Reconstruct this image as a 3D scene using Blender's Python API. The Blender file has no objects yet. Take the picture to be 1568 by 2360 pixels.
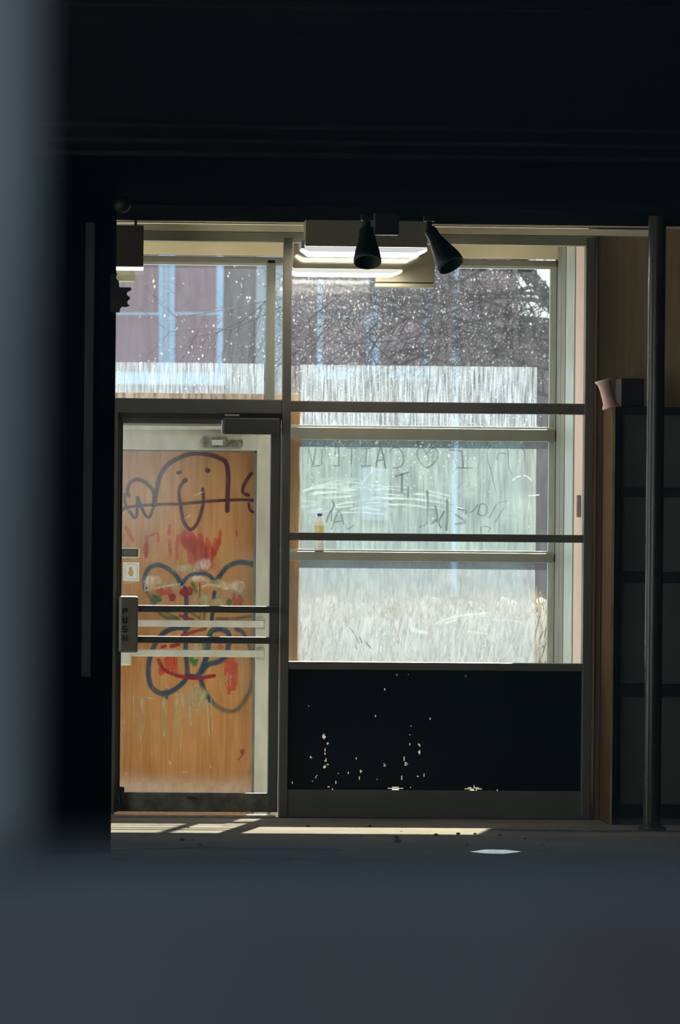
import bpy, bmesh, math, random
from mathutils import Vector, Matrix
random.seed(7)
SC = bpy.context.scene
COL = SC.collection

# ------------------------------------------------------------------ camera
F = 12900.0                      # focal length in pixels of the 1568 x 2360 frame
CAM = Vector((0.0, -30.0, 1.51))
YAW = math.atan(714.0 / F)
PITCH = math.atan(56.0 / F)
ROLL = 0.0092
_f = Vector((math.sin(YAW) * math.cos(PITCH), math.cos(YAW) * math.cos(PITCH), math.sin(PITCH)))
_r0 = Vector((math.cos(YAW), -math.sin(YAW), 0))
_u0 = _r0.cross(_f)
_r = _r0 * math.cos(ROLL) + _u0 * math.sin(ROLL)
_u = _u0 * math.cos(ROLL) - _r0 * math.sin(ROLL)
cd = bpy.data.cameras.new('camera')
cam = bpy.data.objects.new('camera', cd)
COL.objects.link(cam)
M = Matrix((_r, _u, -_f)).transposed().to_4x4()
M.translation = CAM
cam.matrix_world = M
cd.sensor_fit = 'VERTICAL'
cd.sensor_height = 36.0
cd.lens = F / 2360.0 * 36.0
cd.clip_start = 0.05
cd.clip_end = 600
cd.dof.use_dof = True
cd.dof.focus_distance = 31.0
cd.dof.aperture_fstop = cd.lens / 1000 / 0.026
SC.camera = cam

# ------------------------------------------------------------------ sky, sun, exposure
w = bpy.data.worlds.new('world'); SC.world = w
w.use_nodes = True
nt = w.node_tree
bg = nt.nodes['Background']
tc = nt.nodes.new('ShaderNodeTexCoord'); sp = nt.nodes.new('ShaderNodeSeparateXYZ')
rp = nt.nodes.new('ShaderNodeValToRGB')
rp.color_ramp.elements[0].position = 0.0; rp.color_ramp.elements[0].color = (0.95, 1.0, 1.0, 1)
rp.color_ramp.elements[1].position = 0.7; rp.color_ramp.elements[1].color = (0.42, 0.62, 0.95, 1)
nt.links.new(tc.outputs['Generated'], sp.inputs[0])
nt.links.new(sp.outputs['Z'], rp.inputs[0])
nt.links.new(rp.outputs[0], bg.inputs[0])
bg.inputs[1].default_value = 1.5

SUN_EL, SUN_AZ = math.radians(41.0), math.radians(11.0)
sl = bpy.data.lights.new('sun', 'SUN'); sl.energy = 17.0; sl.angle = 0.009; sl.color = (1.0, 0.94, 0.84)
so = bpy.data.objects.new('sun', sl); COL.objects.link(so)
sd = Vector((-math.sin(SUN_AZ) * math.cos(SUN_EL), -math.cos(SUN_AZ) * math.cos(SUN_EL), -math.sin(SUN_EL)))
so.rotation_euler = sd.to_track_quat('-Z', 'Y').to_euler()
so.location = (10, 40, 40)

SC.view_settings.view_transform = 'Standard'
SC.view_settings.look = 'None'
SC.view_settings.exposure = 0.75
SC.view_settings.gamma = 1.0
SC.view_settings.use_curve_mapping = False
SC.cycles.max_bounces = 14
SC.cycles.diffuse_bounces = 7
SC.cycles.transparent_max_bounces = 40
SC.cycles.caustics_reflective = False
SC.cycles.caustics_refractive = False
SC.cycles.sample_clamp_indirect = 6.0

# ------------------------------------------------------------------ helpers
def ray(px, py):
    return _f * F + _r * (px - 784.0) + _u * (1180.0 - py)
def pt(px, py, Y):
    d = ray(px, py); t = (Y - CAM.y) / d.y
    return CAM + d * t
def X(px, py, Y): return pt(px, py, Y).x
def Z(px, py, Y): return pt(px, py, Y).z
def scale(Y): return F / (Y - CAM.y)      # pixels per metre at depth Y

def lin(c):
    c = c / 255.0
    return c / 12.92 if c <= 0.04045 else ((c + 0.055) / 1.055) ** 2.4
def rgb(r, g, b): return (lin(r), lin(g), lin(b))

MATS = {}
def mat(name, col, rough=0.6, metal=0.0, var=0.25, nscale=8.0, bump=0.0, bscale=40.0, stretch=(1, 1, 1), spec=0.4, col2=None, detail=6):
    if name in MATS: return MATS[name]
    m = bpy.data.materials.new(name); m.use_nodes = True
    n = m.node_tree; b = n.nodes['Principled BSDF']
    b.inputs['Roughness'].default_value = rough
    b.inputs['Metallic'].default_value = metal
    b.inputs['Specular IOR Level'].default_value = spec
    t = n.nodes.new('ShaderNodeTexCoord'); mp = n.nodes.new('ShaderNodeMapping')
    mp.inputs['Scale'].default_value = stretch
    n.links.new(t.outputs['Object'], mp.inputs[0])
    no = n.nodes.new('ShaderNodeTexNoise'); no.inputs['Scale'].default_value = nscale; no.inputs['Detail'].default_value = detail
    n.links.new(mp.outputs[0], no.inputs['Vector'])
    r = n.nodes.new('ShaderNodeValToRGB')
    c1 = [max(0, c * (1 - var)) for c in col]
    c2 = col2 if col2 else [min(1, c * (1 + var)) for c in col]
    r.color_ramp.elements[0].position = 0.3; r.color_ramp.elements[0].color = (*c1, 1)
    r.color_ramp.elements[1].position = 0.7; r.color_ramp.elements[1].color = (*c2, 1)
    n.links.new(no.outputs['Fac'], r.inputs[0])
    n.links.new(r.outputs[0], b.inputs['Base Color'])
    if bump:
        n2 = n.nodes.new('ShaderNodeTexNoise'); n2.inputs['Scale'].default_value = bscale; n2.inputs['Detail'].default_value = 5
        n.links.new(mp.outputs[0], n2.inputs['Vector'])
        bp = n.nodes.new('ShaderNodeBump'); bp.inputs['Strength'].default_value = bump; bp.inputs['Distance'].default_value = 0.01
        n.links.new(n2.outputs['Fac'], bp.inputs['Height'])
        n.links.new(bp.outputs[0], b.inputs['Normal'])
    MATS[name] = m
    return m

def emit(name, col, strength):
    m = bpy.data.materials.new(name); m.use_nodes = True
    n = m.node_tree; b = n.nodes['Principled BSDF']
    b.inputs['Base Color'].default_value = (0.8, 0.8, 0.8, 1)
    b.inputs['Emission Color'].default_value = (*col, 1)
    b.inputs['Emission Strength'].default_value = strength
    MATS[name] = m
    return m

def glass(name, tint=(0.94, 0.96, 0.95), haze=0.0, hazecol=(0.35, 0.37, 0.36), streak=0.0, sx=90.0, sz=2.0, gloss=0.04, patch=0.0):
    """pane: clear film + a coat of condensation or dirt that scatters the light behind it"""
    m = bpy.data.materials.new(name); m.use_nodes = True
    n = m.node_tree; n.nodes.remove(n.nodes['Principled BSDF'])
    out = n.nodes['Material Output']
    tr = n.nodes.new('ShaderNodeBsdfTransparent'); tr.inputs[0].default_value = (*tint, 1)
    gl = n.nodes.new('ShaderNodeBsdfGlossy'); gl.inputs['Roughness'].default_value = 0.08; gl.inputs[0].default_value = (0.9, 0.9, 0.9, 1)
    mx = n.nodes.new('ShaderNodeMixShader'); mx.inputs[0].default_value = gloss
    n.links.new(tr.outputs[0], mx.inputs[1]); n.links.new(gl.outputs[0], mx.inputs[2])
    last = mx
    if haze > 0:
        tl = n.nodes.new('ShaderNodeBsdfTranslucent'); tl.inputs[0].default_value = (*hazecol, 1)
        df = n.nodes.new('ShaderNodeBsdfDiffuse'); df.inputs[0].default_value = (*[c * 0.6 for c in hazecol], 1)
        ad = n.nodes.new('ShaderNodeMixShader'); ad.inputs[0].default_value = 0.25
        n.links.new(tl.outputs[0], ad.inputs[1]); n.links.new(df.outputs[0], ad.inputs[2])
        m2 = n.nodes.new('ShaderNodeMixShader')
        n.links.new(mx.outputs[0], m2.inputs[1]); n.links.new(ad.outputs[0], m2.inputs[2])
        t = n.nodes.new('ShaderNodeTexCoord'); mp = n.nodes.new('ShaderNodeMapping')
        mp.inputs['Scale'].default_value = (sx, 1, sz)
        n.links.new(t.outputs['Object'], mp.inputs[0])
        no = n.nodes.new('ShaderNodeTexNoise'); no.inputs['Scale'].default_value = 1.0; no.inputs['Detail'].default_value = 3; no.inputs['Distortion'].default_value = 0.6
        n.links.new(mp.outputs[0], no.inputs['Vector'])
        mr = n.nodes.new('ShaderNodeMapRange')
        mr.inputs['From Min'].default_value = 0.35; mr.inputs['From Max'].default_value = 0.65
        mr.inputs['To Min'].default_value = max(0, haze * (1 - streak)); mr.inputs['To Max'].default_value = min(1, haze * (1 + streak))
        n.links.new(no.outputs['Fac'], mr.inputs['Value'])
        fac = mr.outputs[0]
        if patch:
            n3 = n.nodes.new('ShaderNodeTexNoise'); n3.inputs['Scale'].default_value = 5.0; n3.inputs['Detail'].default_value = 4
            n.links.new(t.outputs['Object'], n3.inputs['Vector'])
            m3 = n.nodes.new('ShaderNodeMapRange')
            m3.inputs['From Min'].default_value = 0.3; m3.inputs['From Max'].default_value = 0.7
            m3.inputs['To Min'].default_value = 1 - patch; m3.inputs['To Max'].default_value = 1 + patch
            n.links.new(n3.outputs['Fac'], m3.inputs['Value'])
            mm = n.nodes.new('ShaderNodeMath'); mm.operation = 'MULTIPLY'; mm.use_clamp = True
            n.links.new(fac, mm.inputs[0]); n.links.new(m3.outputs[0], mm.inputs[1]); fac = mm.outputs[0]
        n.links.new(fac, m2.inputs[0])
        last = m2
    n.links.new(last.outputs[0], out.inputs[0])
    MATS[name] = m
    return m

def paint(name, col, alpha=0.9, soft=0.5, rough=20.0, translucent=False, grain=0.5):
    """spray paint or finger marks: ribbon whose edge fades with its v coordinate"""
    if name in MATS: return MATS[name]
    m = bpy.data.materials.new(name); m.use_nodes = True
    n = m.node_tree; n.nodes.remove(n.nodes['Principled BSDF'])
    out = n.nodes['Material Output']
    uv = n.nodes.new('ShaderNodeUVMap'); s = n.nodes.new('ShaderNodeSeparateXYZ'); n.links.new(uv.outputs[0], s.inputs[0])
    mr = n.nodes.new('ShaderNodeMapRange'); mr.interpolation_type = 'SMOOTHSTEP'
    mr.inputs['From Min'].default_value = 0.0; mr.inputs['From Max'].default_value = max(0.02, soft)
    mr.inputs['To Min'].default_value = 0.0; mr.inputs['To Max'].default_value = alpha
    n.links.new(s.outputs['Y'], mr.inputs['Value'])
    t = n.nodes.new('ShaderNodeTexCoord')
    mp = n.nodes.new('ShaderNodeMapping'); mp.inputs['Scale'].default_value = (1, 1, 0.35)
    n.links.new(t.outputs['Object'], mp.inputs[0])
    no = n.nodes.new('ShaderNodeTexNoise'); no.inputs['Scale'].default_value = rough; no.inputs['Detail'].default_value = 4
    n.links.new(mp.outputs[0], no.inputs['Vector'])
    m2 = n.nodes.new('ShaderNodeMapRange'); m2.inputs['From Min'].default_value = 0.3; m2.inputs['From Max'].default_value = 0.6
    m2.inputs['To Min'].default_value = 1 - grain; m2.inputs['To Max'].default_value = 1
    n.links.new(no.outputs['Fac'], m2.inputs['Value'])
    mu = n.nodes.new('ShaderNodeMath'); mu.operation = 'MULTIPLY'; mu.use_clamp = True
    n.links.new(mr.outputs[0], mu.inputs[0]); n.links.new(m2.outputs[0], mu.inputs[1])
    tr = n.nodes.new('ShaderNodeBsdfTransparent')
    d = n.nodes.new('ShaderNodeBsdfTranslucent' if translucent else 'ShaderNodeBsdfDiffuse'); d.inputs[0].default_value = (*col, 1)
    mx = n.nodes.new('ShaderNodeMixShader')
    n.links.new(mu.outputs[0], mx.inputs[0]); n.links.new(tr.outputs[0], mx.inputs[1]); n.links.new(d.outputs[0], mx.inputs[2])
    n.links.new(mx.outputs[0], out.inputs[0])
    MATS[name] = m
    return m

def link(name, me, m=None, parent=None):
    o = bpy.data.objects.new(name, me); COL.objects.link(o)
    if m is not None:
        for k in (m if isinstance(m, (list, tuple)) else [m]): me.materials.append(k)
    if parent is not None:
        o.parent = parent
        o.matrix_parent_inverse = parent.matrix_world.inverted() if parent.type != 'EMPTY' else Matrix.Translation(parent.location).inverted()
    return o
def empty(name, loc):
    o = bpy.data.objects.new(name, None); COL.objects.link(o); o.location = loc; o.empty_display_size = 0.1
    return o
def tag(o, label=None, cat=None, group=None, kind=None):
    if label: o['label'] = label
    if cat: o['category'] = cat
    if group: o['group'] = group
    if kind: o['kind'] = kind
    return o
def finish(bm, name, m, parent=None, smooth=False):
    bmesh.ops.recalc_face_normals(bm, faces=bm.faces)
    me = bpy.data.meshes.new(name); bm.to_mesh(me); bm.free()
    if smooth:
        for p in me.polygons: p.use_smooth = True
    return link(name, me, m, parent)
def add_box(bm, x0, x1, y0, y1, z0, z1, bevel=0.0):
    x0, x1 = sorted((x0, x1)); y0, y1 = sorted((y0, y1)); z0, z1 = sorted((z0, z1))
    r = bmesh.ops.create_cube(bm, size=1.0)
    for v in r['verts']:
        v.co = Vector(((x0 + x1) / 2 + v.co.x * (x1 - x0), (y0 + y1) / 2 + v.co.y * (y1 - y0), (z0 + z1) / 2 + v.co.z * (z1 - z0)))
    if bevel:
        es = list({e for v in r['verts'] for e in v.link_edges})
        bmesh.ops.bevel(bm, geom=es, offset=bevel, segments=2, affect='EDGES', profile=0.5)
def box(name, m, parent, x0, x1, y0, y1, z0, z1, bevel=0.004):
    bm = bmesh.new(); add_box(bm, x0, x1, y0, y1, z0, z1, bevel)
    return finish(bm, name, m, parent)
def pbox(name, m, parent, px0, py0, px1, py1, Y, depth, bevel=0.004):
    """upright box whose near face at depth Y covers the given span of the photograph"""
    mx, my = (px0 + px1) / 2, (py0 + py1) / 2
    return box(name, m, parent, X(px0, my, Y), X(px1, my, Y), Y, Y + depth, Z(mx, py1, Y), Z(mx, py0, Y), bevel)
def add_tube(bm, a, b, r0, r1, n=10, caps=True):
    a, b = Vector(a), Vector(b); d = b - a
    if d.length < 1e-6: return
    q = d.to_track_quat('Z', 'Y')
    ra, rb = [], []
    for i in range(n):
        c = Vector((math.cos(2 * math.pi * i / n), math.sin(2 * math.pi * i / n), 0))
        ra.append(bm.verts.new(a + q @ (c * r0))); rb.append(bm.verts.new(b + q @ (c * r1)))
    for i in range(n):
        bm.faces.new((ra[i], ra[(i + 1) % n], rb[(i + 1) % n], rb[i]))
    if caps and n > 3:
        bm.faces.new(ra[::-1]); bm.faces.new(rb)
def add_lathe(bm, prof, n=24, mtx=None):
    """prof: list of (radius, height); revolved about Z"""
    rows = []
    for r, z in prof:
        row = []
        for i in range(n):
            v = Vector((r * math.cos(2 * math.pi * i / n), r * math.sin(2 * math.pi * i / n), z))
            row.append(bm.verts.new(mtx @ v if mtx else v))
        rows.append(row)
    for a, b in zip(rows, rows[1:]):
        for i in range(n):
            bm.faces.new((a[i], a[(i + 1) % n], b[(i + 1) % n], b[i]))
    return rows
def add_poly(bm, pts, y0, y1):
    """outline in (x, z) extruded from y0 to y1"""
    a = [bm.verts.new((x, y0, z)) for x, z in pts]; b = [bm.verts.new((x, y1, z)) for x, z in pts]
    bm.faces.new(a); bm.faces.new(b[::-1])
    n = len(pts)
    for i in range(n): bm.faces.new((a[i], a[(i + 1) % n], b[(i + 1) % n], b[i]))

def smooth_line(pts, per=6):
    if len(pts) < 3:
        (x0, y0), (x1, y1) = pts
        return [(x0 + (x1 - x0) * i / 4, y0 + (y1 - y0) * i / 4) for i in range(5)]
    P = [pts[0]] + list(pts) + [pts[-1]]
    out = []
    for i in range(1, len(P) - 2):
        p0, p1, p2, p3 = P[i - 1], P[i], P[i + 1], P[i + 2]
        for k in range(per):
            t = k / per
            out.append(tuple(0.5 * (2 * p1[j] + (p2[j] - p0[j]) * t + (2 * p0[j] - 5 * p1[j] + 4 * p2[j] - p3[j]) * t * t + (3 * p1[j] - p0[j] - 3 * p2[j] + p3[j]) * t ** 3) for j in (0, 1)))
    out.append(tuple(pts[-1]))
    return out
def add_stroke(bm, uvl, pts, wpx, Y, taper=True):
    """painted line on the plane y = Y; v coordinate 1 in the middle, 0 at the rim"""
    L = smooth_line(pts)
    W = [pt(p[0], p[1], Y) for p in L]
    h = wpx / 2 / scale(Y)
    n = len(W); rows = []
    for i, p in enumerate(W):
        a = W[max(0, i - 1)]; b = W[min(n - 1, i + 1)]
        d = (b - a); d.y = 0
        if d.length < 1e-7: d = Vector((1, 0, 0))
        d.normalize(); nn = Vector((-d.z, 0, d.x))
        k = 1.0
        rows.append([bm.verts.new((p + nn * h * k * s)) for s in (1, 0, -1)])
    ext = [W[0] - (W[1] - W[0]).normalized() * h * 0.8, W[-1] + (W[-1] - W[-2]).normalized() * h * 0.8]
    e0, e1 = bm.verts.new(ext[0]), bm.verts.new(ext[1])
    def face(vs, vv):
        f = bm.faces.new(vs)
        for lp, q in zip(f.loops, vv): lp[uvl].uv = (0.0, q)
    for a, b in zip(rows, rows[1:]):
        face((a[0], b[0], b[1], a[1]), (0, 0, 1, 1)); face((a[1], b[1], b[2], a[2]), (1, 1, 0, 0))
    face((e0, rows[0][0], rows[0][1]), (0, 0, 1)); face((e0, rows[0][1], rows[0][2]), (0, 1, 0))
    face((e1, rows[-1][1], rows[-1][0]), (0, 1, 0)); face((e1, rows[-1][2], rows[-1][1]), (0, 0, 1))
def add_blob(bm, uvl, cx, cy, rx, ry, Y, n=22, wob=0.15):
    c = bm.verts.new(pt(cx, cy, Y)); ring = []
    for i in range(n):
        a = 2 * math.pi * i / n; k = 1 + random.uniform(-wob, wob)
        ring.append(bm.verts.new(pt(cx + rx * k * math.cos(a), cy + ry * k * math.sin(a), Y)))
    inn = [bm.verts.new(c.co + (v.co - c.co) * 0.5) for v in ring]
    for i in range(n):
        f = bm.faces.new((c, inn[i], inn[(i + 1) % n]))
        for lp in f.loops: lp[uvl].uv = (0.0, 1.0)
        f = bm.faces.new((inn[i], ring[i], ring[(i + 1) % n], inn[(i + 1) % n]))
        for lp, q in zip(f.loops, (1, 0, 0, 1)): lp[uvl].uv = (0.0, q)
def strokes(name, m, parent, lines, Y, blobs=(), split=False):
    if split:                       # every dab of paint a piece of its own
        for ln in lines: strokes(name, m, parent, [ln], Y)
        for b in blobs: strokes(name, m, parent, [], Y, [b])
        return None
    bm = bmesh.new(); uvl = bm.loops.layers.uv.new('UVMap')
    for wpx, pts in lines: add_stroke(bm, uvl, pts, wpx * WIDE.get(m.name, 1.0), Y)
    for b in blobs: add_blob(bm, uvl, *b, Y)
    me = bpy.data.meshes.new(name); bm.to_mesh(me); bm.free()
    return link(name, me, m, parent)

def strokes_split(*a): return strokes(*a, split=True)
WIDE = {'maroon_spray': 1.3, 'blue_spray': 1.4, 'salmon_spray': 1.4, 'cream_drip': 1.4, 'crimson_spray': 1.3, 'green_spray': 1.4, 'teal_spray': 1.3, 'white_scuff': 1.2, 'finger_trace': 1.15}

# ------------------------------------------------------------------ materials
FRAME = mat('bronze_aluminium', (0.16, 0.152, 0.128), 0.45, 0.35, 0.12, 5, 0.05, 60, (1, 1, 0.3))
FRAME2 = mat('pale_aluminium', (0.23, 0.228, 0.20), 0.45, 0.25, 0.10, 6, 0.05, 60, (1, 1, 0.3))
SILVER = mat('silver_aluminium', (0.62, 0.63, 0.58), 0.42, 0.2, 0.14, 14, 0.06, 60, (1, 1, 0.4))
BLACKMETAL = mat('black_metal', (0.012, 0.012, 0.013), 0.5, 0.0, 0.2, 10)
DARKHW = mat('dark_hardware', (0.085, 0.08, 0.068), 0.5, 0.2, 0.15, 10)
BEIGE = mat('beige_paint', (0.84, 0.75, 0.57), 0.7, 0, 0.06, 4)
BEIGE2 = mat('beige_enamel', (0.40, 0.35, 0.24), 0.5, 0, 0.06, 4)
PINK = mat('pink_plaster', (0.76, 0.57, 0.50), 0.8, 0, 0.05, 6, 0.05, 60)
MINT = mat('weathered_mint_metal', (0.50, 0.57, 0.53), 0.35, 0.2, 0.15, 14, 0.1, 40, (1, 1, 0.25))
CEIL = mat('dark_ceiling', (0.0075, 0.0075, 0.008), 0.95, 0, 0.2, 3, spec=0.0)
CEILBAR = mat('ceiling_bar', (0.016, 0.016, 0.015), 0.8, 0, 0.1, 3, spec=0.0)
BROWN = mat('brown_panelling', (0.36, 0.25, 0.135), 0.6, 0, 0.15, 4, 0.05, 30, (6, 6, 0.4))
SHELFBACK = mat('shelf_back', (0.10, 0.10, 0.082), 0.7, 0, 0.12, 5)
SHELFDARK = mat('shelf_edge', (0.012, 0.012, 0.011), 0.8, 0, 0.15, 5)
PIPE = mat('pipe_paint', (0.045, 0.035, 0.024), 0.22, 0.1, 0.15, 5)
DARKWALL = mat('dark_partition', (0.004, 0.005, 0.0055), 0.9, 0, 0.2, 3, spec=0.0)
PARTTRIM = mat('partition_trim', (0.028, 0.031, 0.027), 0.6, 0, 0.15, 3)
ROOMWALL = mat('room_wall', (0.06, 0.06, 0.055), 0.85, 0, 0.15, 2)
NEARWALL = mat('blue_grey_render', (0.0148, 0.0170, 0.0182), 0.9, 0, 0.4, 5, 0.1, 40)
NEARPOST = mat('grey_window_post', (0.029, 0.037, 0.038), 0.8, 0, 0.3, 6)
PANEL = mat('navy_painted_film', (0.003, 0.008, 0.014), 0.35, 0, 0.2, 5, spec=0.25)
WHITE = mat('white_plastic', (0.80, 0.80, 0.78), 0.4, 0, 0.03, 6)
CLEAR = glass('clear_pane', gloss=0.03)
INNER = glass('inner_pane', (0.96, 0.97, 0.96), haze=0.006, hazecol=(0.3, 0.3, 0.28), streak=0.5, sx=3, sz=2, gloss=0.03)
UPPER = glass('damp_upper_pane', (0.95, 0.96, 0.96), haze=0.10, hazecol=(0.208, 0.204, 0.220), streak=0.3, sx=30, sz=4, gloss=0.02, patch=0.2)
FOG = glass('condensation_streaks', (0.95, 0.97, 0.96), haze=0.46, hazecol=(0.251, 0.281, 0.307), streak=0.55, sx=105, sz=6, gloss=0.02, patch=0.12)
FOGMID = glass('condensation_wiped', (0.93, 0.97, 0.95), haze=0.42, hazecol=(0.202, 0.242, 0.237), streak=0.26, sx=50, sz=4, gloss=0.02, patch=0.22)
FOGLOW = glass('condensation_dense', (0.95, 0.97, 0.97), haze=0.56, hazecol=(0.176, 0.196, 0.208), streak=0.18, sx=60, sz=12, gloss=0.02, patch=0.10)
DULLGLASS = glass('grimy_pane_edge', (0.72, 0.75, 0.76), haze=0.12, hazecol=(0.5, 0.48, 0.45), streak=0.6, sx=40, sz=5, gloss=0.02)
DOORGLASS = glass('scratched_door_pane', (0.95, 0.96, 0.95), haze=0.02, hazecol=(0.6, 0.6, 0.58), streak=0.8, sx=12, sz=7, gloss=0.02)

# ------------------------------------------------------------------ setting: rooms
YI, YO = -0.05, 1.75              # near faces of the inner and the outer shopfront
XL, XR = -2.2, 4.3                # main room
ZC = Z(800, 512, -0.2)            # ceiling height
VF = -0.12                        # lobby floor
XV = X(1353, 1050, 0.06)          # right side wall of the lobby

m = mat('worn_floor', (0.22, 0.185, 0.135), 0.9, 0, 0.25, 1.2, 0.12, 14, (1, 1, 1), spec=0.05, detail=10)
fl = tag(box('floor', m, None, XL, XR, -28.0, 0.06, -0.15, 0.0, 0), kind='structure')
tag(fl, 'worn grey concrete shop floor with dark cracks')
m = mat('lobby_floor', (0.80, 0.74, 0.64), 0.6, 0, 0.15, 3, 0.1, 20)
tag(box('floor_lobby', m, None, -0.6, XV + 0.1, 0.06, 1.9, VF - 0.1, VF, 0), 'pale tiled floor of the entrance lobby', kind='structure')
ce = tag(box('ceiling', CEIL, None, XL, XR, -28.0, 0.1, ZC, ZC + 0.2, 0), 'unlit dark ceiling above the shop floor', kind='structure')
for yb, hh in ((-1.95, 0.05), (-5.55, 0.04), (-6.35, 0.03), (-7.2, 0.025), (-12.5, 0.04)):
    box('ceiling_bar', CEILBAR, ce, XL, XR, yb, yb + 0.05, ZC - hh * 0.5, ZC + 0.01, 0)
# left wall with two unseen windows added to brighten the shop
wl0 = tag(box('wall_left', ROOMWALL, None, XL - 0.15, XL, -28, -17.0, 0, ZC, 0), 'dark left wall of the shop', kind='structure')
box('wall_pier', ROOMWALL, wl0, XL - 0.15, XL, -5.5, -3.3, 0, ZC, 0)
box('wall_under', ROOMWALL, wl0, XL - 0.15, XL, -17.0, -5.5, 0, 0.4, 0)
box('wall_head', ROOMWALL, wl0, XL - 0.15, XL, -17.0, -5.5, 2.9, ZC, 0)
w5 = tag(empty('added_window_5', (XL - 0.08, -8.7, 0.4)), 'long unseen window added to light the shop before the partition', kind='structure')  # no such window seen; added for frontal light on the right side
for y in (-17.0, -15.1, -13.2, -11.3, -9.4, -7.5, -5.56): box('mullion', FRAME, w5, XL - 0.11, XL - 0.04, y, y + 0.06, 0.4, 2.9, 0.003)
box('pane', CLEAR, w5, XL - 0.083, XL - 0.077, -16.97, -5.53, 0.41, 2.89, 0)
box('wall_pier', ROOMWALL, wl0, XL - 0.15, XL, -0.25, 0.1, 0, ZC, 0)
box('wall_under', ROOMWALL, wl0, XL - 0.15, XL, -3.3, -0.25, 0, 0.15, 0)
box('wall_head', ROOMWALL, wl0, XL - 0.15, XL, -3.3, -0.25, 3.1, ZC, 0)
w3 = tag(empty('added_window_3', (XL - 0.08, -1.8, 0.15)), 'unseen side window added to light the shop left of the entrance', kind='structure')  # unseen window added so daylight reaches the shopfront frames
for y in (-3.3, -1.8, -0.31): box('mullion', FRAME, w3, XL - 0.11, XL - 0.04, y, y + 0.06, 0.15, 3.1, 0.003)
box('pane', CLEAR, w3, XL - 0.083, XL - 0.077, -3.28, -0.27, 0.16, 3.09, 0)
tag(box('wall_right', ROOMWALL, None, XR, XR + 0.15, -28, 0.1, 0, ZC, 0), 'dark right wall of the shop', kind='structure')
# wall that carries the inner shopfront
wb = tag(box('wall_back', BROWN, None, X(1374, 1200, 0), XR, 0.0, 0.12, 0.0, ZC, 0), 'brown panelled wall right of the inner shopfront', kind='structure')
box('wall_strip', ROOMWALL, wb, XL, X(262, 1300, 0), 0.0, 0.12, 0.0, ZC, 0)
t1 = tag(pbox('trim_1', mat('trim_beige', (0.70, 0.60, 0.42), 0.7, 0, 0.05, 4), None, 120, 506, 1640, 516, -0.16, 0.16, 0.002), 'thin beige ceiling trim above the shopfront', kind='structure')
t2 = tag(pbox('trim_2', mat('board_beige', (0.95, 0.86, 0.65), 0.7, 0, 0.04, 4), None, 120, 521, 1500, 536, -0.07, 0.10, 0.002), 'pale beige board between ceiling trim and shopfront head', kind='structure')
# lobby between the two shopfronts
LC = ZC + 0.02
tag(box('ceiling_lobby', BEIGE, None, -0.6, XV + 0.1, 0.05, 1.95, LC, LC + 0.1, 0), 'beige ceiling of the entrance lobby', kind='structure')
LW = mat('lobby_wall', (0.82, 0.78, 0.68), 0.8, 0, 0.05, 3)
wl = tag(box('wall_lobby_left', LW, None, -0.75, -0.6, 0.06, 1.95, VF, 0.35, 0), 'low cream wall under the added side light of the lobby', kind='structure')
box('wall_head', LW, wl, -0.75, -0.6, 0.06, 1.95, 3.0, LC, 0)
w4 = tag(empty('added_window_4', (-0.68, 1.0, 0.35)), 'tall unseen side light added to brighten the lobby', kind='structure')  # unseen glazing added to bring skylight onto the plywood
for y in (0.06, 1.0, 1.89): box('mullion', FRAME2, w4, -0.72, -0.64, y, y + 0.06, 0.35, 3.0, 0.003)
box('pane', CLEAR, w4, -0.683, -0.677, 0.1, 1.92, 0.36, 2.99, 0)
wv = tag(box('wall_lobby_right', PINK, None, XV, XV + 0.12, 0.06, 0.74, VF, LC, 0), 'pink plaster return wall at the right of the lobby', kind='structure')
box('dark_bead', DARKHW, wv, XV, XV + 0.1, 0.74, 0.81, VF, LC, 0.002)  # dark bead between plaster and mint post
box('side_post', MINT, wv, XV - 0.005, XV + 0.1, 0.81, 1.26, VF, LC, 0.012)
box('corner_post', mat('olive_post', (0.20, 0.195, 0.16), 0.5, 0.1, 0.1, 6), wv, XV - 0.01, XV + 0.1, 1.26, 1.48, VF, LC, 0.008)
box('corner_bead', FRAME, wv, XV, XV + 0.1, 1.48, 1.53, VF, LC, 0.002)
box('corner_post', MATS['olive_post'], wv, XV - 0.008, XV + 0.1, 1.53, 1.80, VF, LC, 0.006)
pbox('wall_notch', mat('notch_grey', (0.36, 0.29, 0.27), 0.8), wv, 1331, 1141, 1339, 1192, 0.35, 0.05, 0.001)
box('wall_over', BEIGE, wv, -0.6, XV + 0.12, 1.70, 1.80, Z(800, 592, YO), LC, 0)

# ------------------------------------------------------------------ inner shopfront window
FD = 0.10
win1 = tag(empty('window_1', (X(1000, 1880, YI), 0, 0)), 'dark bronze inner shopfront window with three panes and navy base', kind='structure')
def bar(win, name, px0, py0, px1, py1, Y, m=FRAME, d=FD, bev=0.004): return pbox(name, m, win, px0, py0, px1, py1, Y, d, bev)
bar(win1, 'head_rail', 240, 537, 1375, 560, YI, mat('lit_head_metal', (0.33, 0.325, 0.235), 0.5, 0.1, 0.1, 5))  # same aluminium, lightened to carry the light on the head
bar(win1, 'mullion', 648.5, 548, 668.5, 1884, YI - 0.006)
bar(win1, 'end_post', 1346, 548, 1367, 1884, YI - 0.006)
bar(win1, 'transom_bar', 665, 927, 1352, 952, YI)
bar(win1, 'transom_bar', 660, 1230, 1350, 1248, YI)
bar(win1, 'sill_rail', 655, 1527, 1350, 1545, YI - 0.004)
bar(win1, 'bottom_rail', 652, 1822, 1350, 1886, YI)
bar(win1, 'door_head', 232, 919, 660, 952, YI)
bar(win1, 'door_head_stop', 245, 950, 650, 966, YI + 0.015, DARKHW, 0.06)
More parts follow.
